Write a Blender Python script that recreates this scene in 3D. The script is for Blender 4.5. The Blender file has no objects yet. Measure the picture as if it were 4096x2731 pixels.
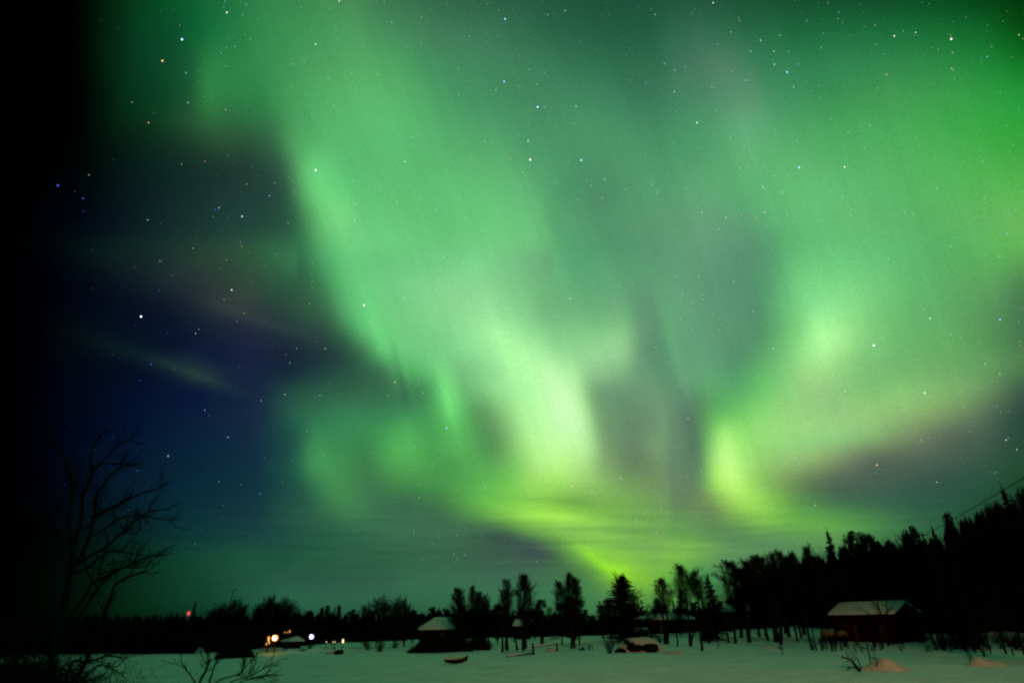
import bpy, math, random
import numpy as np
from mathutils import Vector, Matrix
D2R = math.pi / 180
sc = bpy.context.scene
COL = sc.collection

# ------------------------------------------------------------------ camera
FPX, CX, CY = 2430.0, 2048.0, 1365.5
PITCH, ROLL, CAMZ = math.atan(1115 / 2430.0), 1.0 * D2R, 4.0
cd = bpy.data.cameras.new('camera')
cam = bpy.data.objects.new('camera', cd)
COL.objects.link(cam)
cam.location = (0, 0, CAMZ)
cam.rotation_euler = (Matrix.Rotation(math.pi / 2 + PITCH, 3, 'X') @ Matrix.Rotation(-ROLL, 3, 'Z')).to_euler()
cd.sensor_width = 36
cd.lens = FPX / 4096 * 36
cd.clip_start, cd.clip_end = 0.1, 9000
cd.dof.use_dof = True
cd.dof.focus_distance = 120
cd.dof.aperture_fstop = 2.8
sc.camera = cam
# ------------------------------------------------------------------ world, exposure
w = bpy.data.worlds.new('World')
sc.world = w
w.use_nodes = True
nt = w.node_tree
skyn = nt.nodes.new('ShaderNodeTexSky')
skyn.sky_type = 'NISHITA'
skyn.sun_disc = False
skyn.sun_elevation = math.radians(-12)
nt.nodes['Background'].inputs['Strength'].default_value = 0.05
nt.links.new(skyn.outputs[0], nt.nodes['Background'].inputs['Color'])
sc.view_settings.view_transform = 'Standard'
sc.view_settings.look = 'None'
sc.view_settings.exposure = 0
sc.view_settings.gamma = 1
sc.cycles.use_denoising = True
sc.cycles.max_bounces = 4
sc.cycles.filter_width = 2.3
# sodium yard lamp on its pole some way behind the photographer: it warms everything that faces this way
YARD = (26, -46, 13.0)
sl = bpy.data.lights.new('yard_light', 'SPOT')
sl.energy = 190000
sl.color = (1.0, 0.43, 0.19)
sl.spot_size = math.radians(60)
sl.spot_blend = 0.75
sl.shadow_soft_size = 0.35
so = bpy.data.objects.new('yard_light', sl)
COL.objects.link(so)
so.location = YARD
so.rotation_euler = (Vector(YARD) - Vector((34, 90, 0))).to_track_quat('Z', 'Y').to_euler()

# ------------------------------------------------------------------ helpers
def ray(px, py):
    a, b = (px - CX) / FPX, (CY - py) / FPX
    c, s = math.cos(ROLL), math.sin(ROLL)
    u, v = a * c + b * s, -a * s + b * c
    return Vector((u, math.cos(PITCH) - v * math.sin(PITCH), math.sin(PITCH) + v * math.cos(PITCH)))

def sstep(t):
    t = min(1.0, max(0.0, t))
    return t * t * (3 - 2 * t)

def terrain(x, y):
    r = math.hypot(x, y)
    az = math.degrees(math.atan2(x, y)) if y > 0 else (90 if x > 0 else -90)
    z = 2.3 * (1 - sstep((r - 8) / 20))
    z += 2.2 * sstep((az + 2) / 20) * sstep((r - 85) / 80) * (1 - 0.6 * sstep((abs(az) - 60) / 30))
    k = sstep((r - 20) / 20)
    z += k * (0.10 * math.sin(x * 0.11 + 1.3 * math.sin(y * 0.05)) + 0.07 * math.sin(y * 0.17 + x * 0.05 + 2)
              + 0.05 * math.sin(x * 0.43 + y * 0.31 + 1.5 * math.sin(x * .13)) + 0.02 * math.sin(y * 0.9 + 1.7 * math.sin(x * 0.33)))
    return z

def P(px, py, D):
    """point seen at this pixel at horizontal distance D"""
    d = ray(px, py)
    k = D / math.hypot(d.x, d.y)
    return Vector((d.x * k, d.y * k, CAMZ + d.z * k))

def G(px, py, rmax=260):
    """where the ray through this pixel meets the ground"""
    d = ray(px, py)
    h = math.hypot(d.x, d.y)
    r = 14.0
    while r < rmax:
        p = Vector((d.x * r / h, d.y * r / h, CAMZ + d.z * r / h))
        if p.z <= terrain(p.x, p.y):
            return Vector((p.x, p.y, terrain(p.x, p.y)))
        r += 0.25
    return Vector((p.x, p.y, terrain(p.x, p.y)))

def az_of(p):
    return math.atan2(p.x, p.y)

def pxm(D, px=2048):
    """metres per photo pixel at distance D near the horizon"""
    return D / 2674.0 * (1 / (1 + ((px - CX) / 2674.0) ** 2)) ** 0.5

def tag(o, label=None, cat=None, group=None, kind=None):
    if label: o['label'] = label
    if cat: o['category'] = cat
    if group: o['group'] = group
    if kind: o['kind'] = kind
    return o

def thing(name, label, cat, loc, rz=0, group=None):
    o = bpy.data.objects.new(name, None)
    COL.objects.link(o)
    o.location = loc
    o.rotation_euler = (0, 0, rz)
    o.empty_display_size = 0.2
    return tag(o, label, cat, group)

class MB:
    def __init__(s):
        s.v, s.f = [], []
    def tube(s, pts, rs, n=4, cap=True):
        base0 = len(s.v)
        m = len(pts)
        for i in range(m):
            a = pts[max(0, i - 1)]; b = pts[min(m - 1, i + 1)]
            t = (b - a)
            if t.length < 1e-9: t = Vector((0, 0, 1))
            t.normalize()
            ref = Vector((0, 1, 0.13)) if abs(t.y) < 0.8 else Vector((1, 0, 0.13))
            e1 = t.cross(ref).normalized(); e2 = t.cross(e1)
            for k in range(n):
                an = 2 * math.pi * k / n
                s.v.append(pts[i] + e1 * (math.cos(an) * rs[i]) + e2 * (math.sin(an) * rs[i]))
        for i in range(m - 1):
            for k in range(n):
                a = base0 + i * n + k; b = base0 + i * n + (k + 1) % n
                s.f.append((a, b, b + n, a + n))
        if cap and n > 2:
            s.f.append(tuple(base0 + k for k in range(n))[::-1])
            s.f.append(tuple(base0 + (m - 1) * n + k for k in range(n)))
    def tri(s, a, b, c):
        k = len(s.v); s.v += [a, b, c]; s.f.append((k, k + 1, k + 2))
    def quad(s, a, b, c, d):
        k = len(s.v); s.v += [a, b, c, d]; s.f.append((k, k + 1, k + 2, k + 3))
    def box(s, x0, x1, y0, y1, z0, z1):
        k = len(s.v)
        s.v += [Vector(p) for p in ((x0, y0, z0), (x1, y0, z0), (x1, y1, z0), (x0, y1, z0), (x0, y0, z1), (x1, y0, z1), (x1, y1, z1), (x0, y1, z1))]
        s.f += [tuple(k + i for i in f) for f in ((0, 3, 2, 1), (4, 5, 6, 7), (0, 1, 5, 4), (1, 2, 6, 5), (2, 3, 7, 6), (3, 0, 4, 7))]
    def poly(s, pts, faces):
        k = len(s.v); s.v += [Vector(p) for p in pts]
        s.f += [tuple(k + i for i in f) for f in faces]
    def blob(s, c, rx, ry, rz, rng, rough=0.18, nu=18, nv=10, zcut=None):
        k = len(s.v)
        ph = [rng.uniform(0, 6.28) for _ in range(9)]
        for j in range(nv + 1):
            th = math.pi * j / nv
            for i in range(nu):
                a = 2 * math.pi * i / nu
                n = (math.sin(2 * a + ph[0]) * math.sin(th * 2 + ph[1]) + .7 * math.sin(3 * a + ph[2]) * math.sin(3 * th + ph[3])
                     + .45 * math.sin(5 * a + ph[4] + th * 2) * math.sin(th * 5 + ph[5])) * math.sin(th)
                q = 1 + rough * n
                z = math.cos(th) * rz * q
                if zcut is not None: z = max(z, zcut)
                s.v.append(Vector((c[0] + math.sin(th) * math.cos(a) * rx * q, c[1] + math.sin(th) * math.sin(a) * ry * q, c[2] + z)))
        for j in range(nv):
            for i in range(nu):
                a = k + j * nu + i; b = k + j * nu + (i + 1) % nu
                s.f.append((a, a + nu, b + nu, b))
    def build(s, name, mat, parent=None, smooth=False):
        me = bpy.data.meshes.new(name)
        me.from_pydata([tuple(v) for v in s.v], [], s.f)
        me.materials.append(mat)
        if smooth:
            me.polygons.foreach_set('use_smooth', [True] * len(me.polygons))
        me.update()
        o = bpy.data.objects.new(name, me)
        COL.objects.link(o)
        if parent: o.parent = parent
        return o

# ------------------------------------------------------------------ materials
def mat(name, col, rough=0.8, var=0.25, scale=6.0, bump=0.0, bscale=20.0, spec=0.2):
    m = bpy.data.materials.new(name)
    m.use_nodes = True
    n = m.node_tree
    b = n.nodes['Principled BSDF']
    b.inputs['Roughness'].default_value = rough
    b.inputs['Specular IOR Level'].default_value = spec
    tc = n.nodes.new('ShaderNodeTexCoord')
    nz = n.nodes.new('ShaderNodeTexNoise')
    nz.inputs['Scale'].default_value = scale
    nz.inputs['Detail'].default_value = 4
    n.links.new(tc.outputs['Object'], nz.inputs['Vector'])
    cr = n.nodes.new('ShaderNodeValToRGB')
    cr.color_ramp.elements[0].position = 0.3
    cr.color_ramp.elements[1].position = 0.7
    cr.color_ramp.elements[0].color = (*[c * (1 - var) for c in col], 1)
    cr.color_ramp.elements[1].color = (*[min(1, c * (1 + var)) for c in col], 1)
    n.links.new(nz.outputs['Fac'], cr.inputs[0])
    n.links.new(cr.outputs[0], b.inputs['Base Color'])
    if bump:
        n2 = n.nodes.new('ShaderNodeTexNoise')
        n2.inputs['Scale'].default_value = bscale
        n2.inputs['Detail'].default_value = 6
        n.links.new(tc.outputs['Object'], n2.inputs['Vector'])
        bp = n.nodes.new('ShaderNodeBump')
        bp.inputs['Strength'].default_value = 0.6
        bp.inputs['Distance'].default_value = bump
        n.links.new(n2.outputs['Fac'], bp.inputs['Height'])
        n.links.new(bp.outputs[0], b.inputs['Normal'])
    return m

def emis(name, col, strength):
    m = bpy.data.materials.new(name)
    m.use_nodes = True
    n = m.node_tree
    n.nodes.clear()
    e = n.nodes.new('ShaderNodeEmission'); o = n.nodes.new('ShaderNodeOutputMaterial')
    e.inputs[0].default_value = (*col, 1); e.inputs[1].default_value = strength
    n.links.new(e.outputs[0], o.inputs[0])
    return m

M = dict(
    snow=mat('snow', (.80, .82, .83), .6, .10, .30, .35, .9, .1),
    roofsnow=mat('roof_snow', (.66, .67, .68), .6, .06, 1.2, .05, 2.5, .1),
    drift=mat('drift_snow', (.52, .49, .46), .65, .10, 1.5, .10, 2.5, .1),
    bark=mat('dark_bark', (.012, .010, .009), .95, .4, 6, 0, 20, .02),
    twig=mat('dark_twigs', (.009, .008, .007), .95, .3, 6, 0, 20, .0),
    needle=mat('conifer_needles', (.006, .009, .006), .95, .4, 3, 0, 20, .0),
    rock=mat('dark_rock', (.010, .009, .008), .95, .5, 3, .05, 6, .03),
    redwood=mat('red_barn_boards', (.011, .002, .0018), .9, .5, 3, .0, 5, .02),
    dullred=mat('dull_red_door', (.028, .004, .003), .9, .4, 4, 0, 5, .02),
    redtrim=mat('red_painted_trim', (.16, .018, .010), .8, .3, 4, 0, 5, .05),
    wood=mat('dark_boards', (.010, .008, .006), .9, .4, 4, 0, 5, .03),
    grey=mat('weathered_timber', (.030, .024, .018), .9, .4, 5, 0, 5, .03),
    stack=mat('lamplit_snow', (.16, .10, .05), .9, .5, 4, .03, 9, .03),  # warm lamplight put into the colour of the pile's snow caps
    glass=mat('window_glass', (.005, .006, .007), .7, .1, 3, 0, 5, .02),
    metal=mat('dark_metal', (.02, .02, .02), .6, .2, 5, 0, 5, .1),
    paleboard=mat('ochre_boards', (.22, .13, .06), .9, .3, 4, 0, 5, .03),
)

# ------------------------------------------------------------------ the sky: aurora on a dome, colours by direction
# one line per band: height in the aurora chart, then place:r,g,b; the black left end is painted-in shade of a near obstruction
CH = """
0|0:0,0,0 180:0,2,0 260:2,40,12 350:3,75,30 430:8,98,42 500:35,120,58 600:50,132,68 740:62,142,78 850:66,134,80 950:60,120,76 1050:56,112,78 1200:44,108,74 1350:32,102,70 1500:28,98,66 1700:35,95,66 1850:18,98,48 2000:15,105,45 2150:10,95,30 2280:3,78,15 2352:0,60,8
100|0:0,0,0 170:0,0,0 250:2,35,15 330:5,70,35 430:12,100,50 470:30,125,60 560:42,135,68 700:62,150,82 830:68,155,88 950:66,140,88 1050:62,128,86 1200:52,120,80 1350:38,110,75 1500:40,112,78 1700:55,115,88 1800:40,115,65 1950:25,120,55 2150:20,120,50 2280:8,105,35 2352:3,90,20
200|0:0,0,0 150:0,0,0 230:2,28,15 320:5,65,35 420:15,95,50 480:42,130,65 540:38,120,62 640:50,140,78 750:62,165,90 880:72,175,98 960:70,150,92 1080:65,135,90 1200:60,132,90 1300:50,125,82 1450:45,118,82 1600:60,125,90 1700:80,140,105 1800:60,138,85 1950:45,145,75 2150:35,150,65 2300:25,150,45 2352:18,140,35
300|0:0,0,0 140:0,0,0 230:2,25,12 320:5,50,30 420:20,80,48 500:40,112,58 580:30,95,58 640:45,125,75 690:62,165,95 780:78,190,105 880:82,190,108 980:82,170,105 1100:75,155,100 1250:68,140,95 1400:55,130,90 1550:60,135,92 1680:78,150,108 1780:80,160,105 1900:65,160,90 2050:55,165,80 2200:45,165,65 2352:35,155,45
400|0:0,0,0 120:0,0,0 220:3,18,14 320:8,38,28 450:15,52,40 560:22,62,48 630:32,90,62 680:65,165,90 730:98,215,120 790:85,200,112 880:75,180,98 1000:85,185,110 1120:85,170,110 1250:75,145,100 1350:68,132,95 1500:72,142,100 1650:80,150,105 1750:88,175,115 1900:82,180,105 2100:72,180,90 2250:72,175,75 2352:80,175,65
500|0:0,0,0 100:0,1,4 200:5,15,18 350:15,42,35 500:22,58,46 620:28,72,55 680:50,125,72 730:90,200,115 780:105,220,125 850:85,195,108 1000:88,190,112 1150:95,190,118 1250:85,160,105 1330:72,130,98 1450:80,130,100 1600:82,132,108 1720:78,140,105 1800:85,180,110 1950:85,180,105 2100:78,180,90 2250:85,180,80 2352:95,180,75
600|0:0,0,0 90:0,1,6 180:2,10,18 320:15,38,36 450:25,55,48 600:32,70,58 690:38,100,65 740:65,165,95 790:92,205,118 880:95,200,118 1000:105,205,125 1100:115,215,135 1200:108,190,125 1300:90,155,110 1400:85,140,105 1550:85,130,112 1680:80,118,110 1780:75,130,105 1840:88,170,112 1950:100,200,115 2080:95,195,105 2200:85,170,90 2352:80,150,75
700|0:0,0,0 80:0,0,6 150:0,4,20 250:3,12,30 350:14,28,42 450:32,45,55 600:35,50,58 700:40,75,60 760:55,130,80 800:80,190,110 900:105,210,125 1000:115,210,130 1080:135,225,145 1180:130,205,135 1300:100,160,115 1400:92,155,108 1500:80,125,105 1650:72,115,105 1740:68,112,100 1800:85,155,105 1870:120,205,125 1920:140,225,140 2000:120,205,120 2100:100,180,100 2250:75,135,78 2352:60,115,65
800|0:0,0,0 80:0,0,8 150:0,2,20 260:2,12,32 400:8,25,48 520:25,40,58 650:38,55,65 760:35,75,62 830:60,150,85 900:95,195,115 1000:115,205,125 1090:130,220,140 1160:160,250,150 1230:165,250,150 1300:150,215,140 1360:150,205,140 1430:150,215,140 1470:110,170,115 1520:75,120,95 1650:68,118,100 1750:68,115,95 1810:100,165,105 1880:140,215,130 1960:140,215,125 2050:115,185,105 2200:90,155,90 2352:60,110,65
900|0:0,0,0 80:0,0,8 200:0,8,28 350:3,18,45 500:18,30,55 620:28,38,62 720:25,55,60 800:38,85,65 880:45,110,72 950:80,180,100 1010:100,215,115 1040:95,205,110 1100:110,190,115 1160:145,230,130 1220:172,255,150 1290:175,255,150 1335:165,235,140 1360:120,165,110 1430:110,145,105 1520:95,135,105 1600:85,115,95 1680:75,120,85 1740:100,160,95 1850:115,175,100 2000:130,185,105 2150:120,165,100 2250:100,140,85 2352:60,90,65
1000|0:0,0,0 80:0,0,8 200:0,8,28 350:0,20,45 500:5,32,55 620:20,50,65 690:30,80,65 720:50,130,80 800:50,130,75 900:65,165,85 970:60,155,80 1020:80,185,95 1070:80,175,90 1120:60,120,75 1170:110,180,100 1200:165,245,130 1260:180,255,140 1320:175,245,130 1365:160,215,120 1400:100,140,95 1500:110,140,105 1600:75,105,80 1625:110,180,85 1660:170,245,105 1700:155,225,100 1760:125,175,95 1850:140,180,110 1950:135,165,105 2050:115,135,95 2150:85,100,75 2352:55,80,60
1090|0:0,0,0 80:0,0,5 150:0,3,18 350:0,25,45 500:5,38,58 620:20,60,65 700:45,115,75 760:55,140,75 850:50,115,70 920:70,155,75 1000:60,130,70 1080:80,170,75 1150:120,205,90 1210:165,240,105 1260:175,245,110 1320:165,220,110 1370:150,195,100 1420:100,135,85 1500:105,135,90 1600:80,110,75 1630:130,190,80 1670:175,245,90 1700:180,240,90 1740:130,180,80 1820:110,145,85 1900:75,105,75 2050:70,95,72 2200:52,85,60 2352:38,78,48
1150|0:0,0,0 150:0,4,10 300:0,20,32 400:0,35,50 600:15,55,62 700:30,80,65 780:62,145,75 850:60,130,72 920:50,95,65 1000:62,130,68 1080:80,160,70 1160:115,195,75 1230:155,225,85 1300:135,190,80 1380:125,165,85 1450:110,150,80 1540:90,130,75 1620:85,130,70 1680:155,225,75 1730:150,215,75 1800:110,160,75 1900:70,115,65 2050:55,100,62 2200:38,88,52 2352:25,75,40
1200|0:0,0,0 150:0,3,3 300:0,22,22 400:2,42,45 600:20,72,68 720:35,95,70 850:50,115,70 950:50,95,65 1050:65,115,65 1150:105,175,68 1230:140,220,75 1330:145,220,75 1420:125,185,80 1520:115,160,85 1620:100,145,75 1720:140,195,75 1780:130,190,70 1860:105,165,65 1950:80,130,65 2100:45,95,60 2352:20,70,35
1260|0:0,0,0 150:0,6,2 250:0,20,8 350:5,50,35 600:25,80,65 800:40,95,70 950:50,100,72 1100:60,100,75 1200:65,95,75 1260:70,105,65 1310:110,185,55 1360:150,235,40 1430:145,215,60 1550:135,190,75 1650:115,160,85 1750:100,150,80 1880:85,140,75 2000:60,110,65 2352:20,65,35
1310|0:0,0,0 150:0,8,2 250:0,25,8 350:6,52,32 600:25,82,62 900:48,105,72 1100:58,105,78 1220:60,100,75 1300:65,115,70 1350:80,140,60 1400:130,210,35 1450:145,225,35 1550:120,180,60 1700:85,140,75 1900:65,115,70 2352:20,60,30
1360|0:0,0,0 150:0,8,2 300:1,32,10 450:5,50,25 600:18,75,50 850:42,102,72 1100:50,110,75 1300:55,120,75 1400:75,140,70 1480:105,170,60 1550:85,150,65 1700:60,120,65 2352:18,50,25
1410|0:0,0,0 150:0,8,2 300:0,25,8 450:2,35,15 700:20,65,40 1000:40,95,60 1300:50,110,65 1500:65,130,60 1700:50,100,50 2352:15,40,20
1500|0:0,0,0 150:0,5,1 300:0,18,6 700:15,50,30 1300:35,80,45 1700:35,70,35 2352:10,30,15
"""
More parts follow.
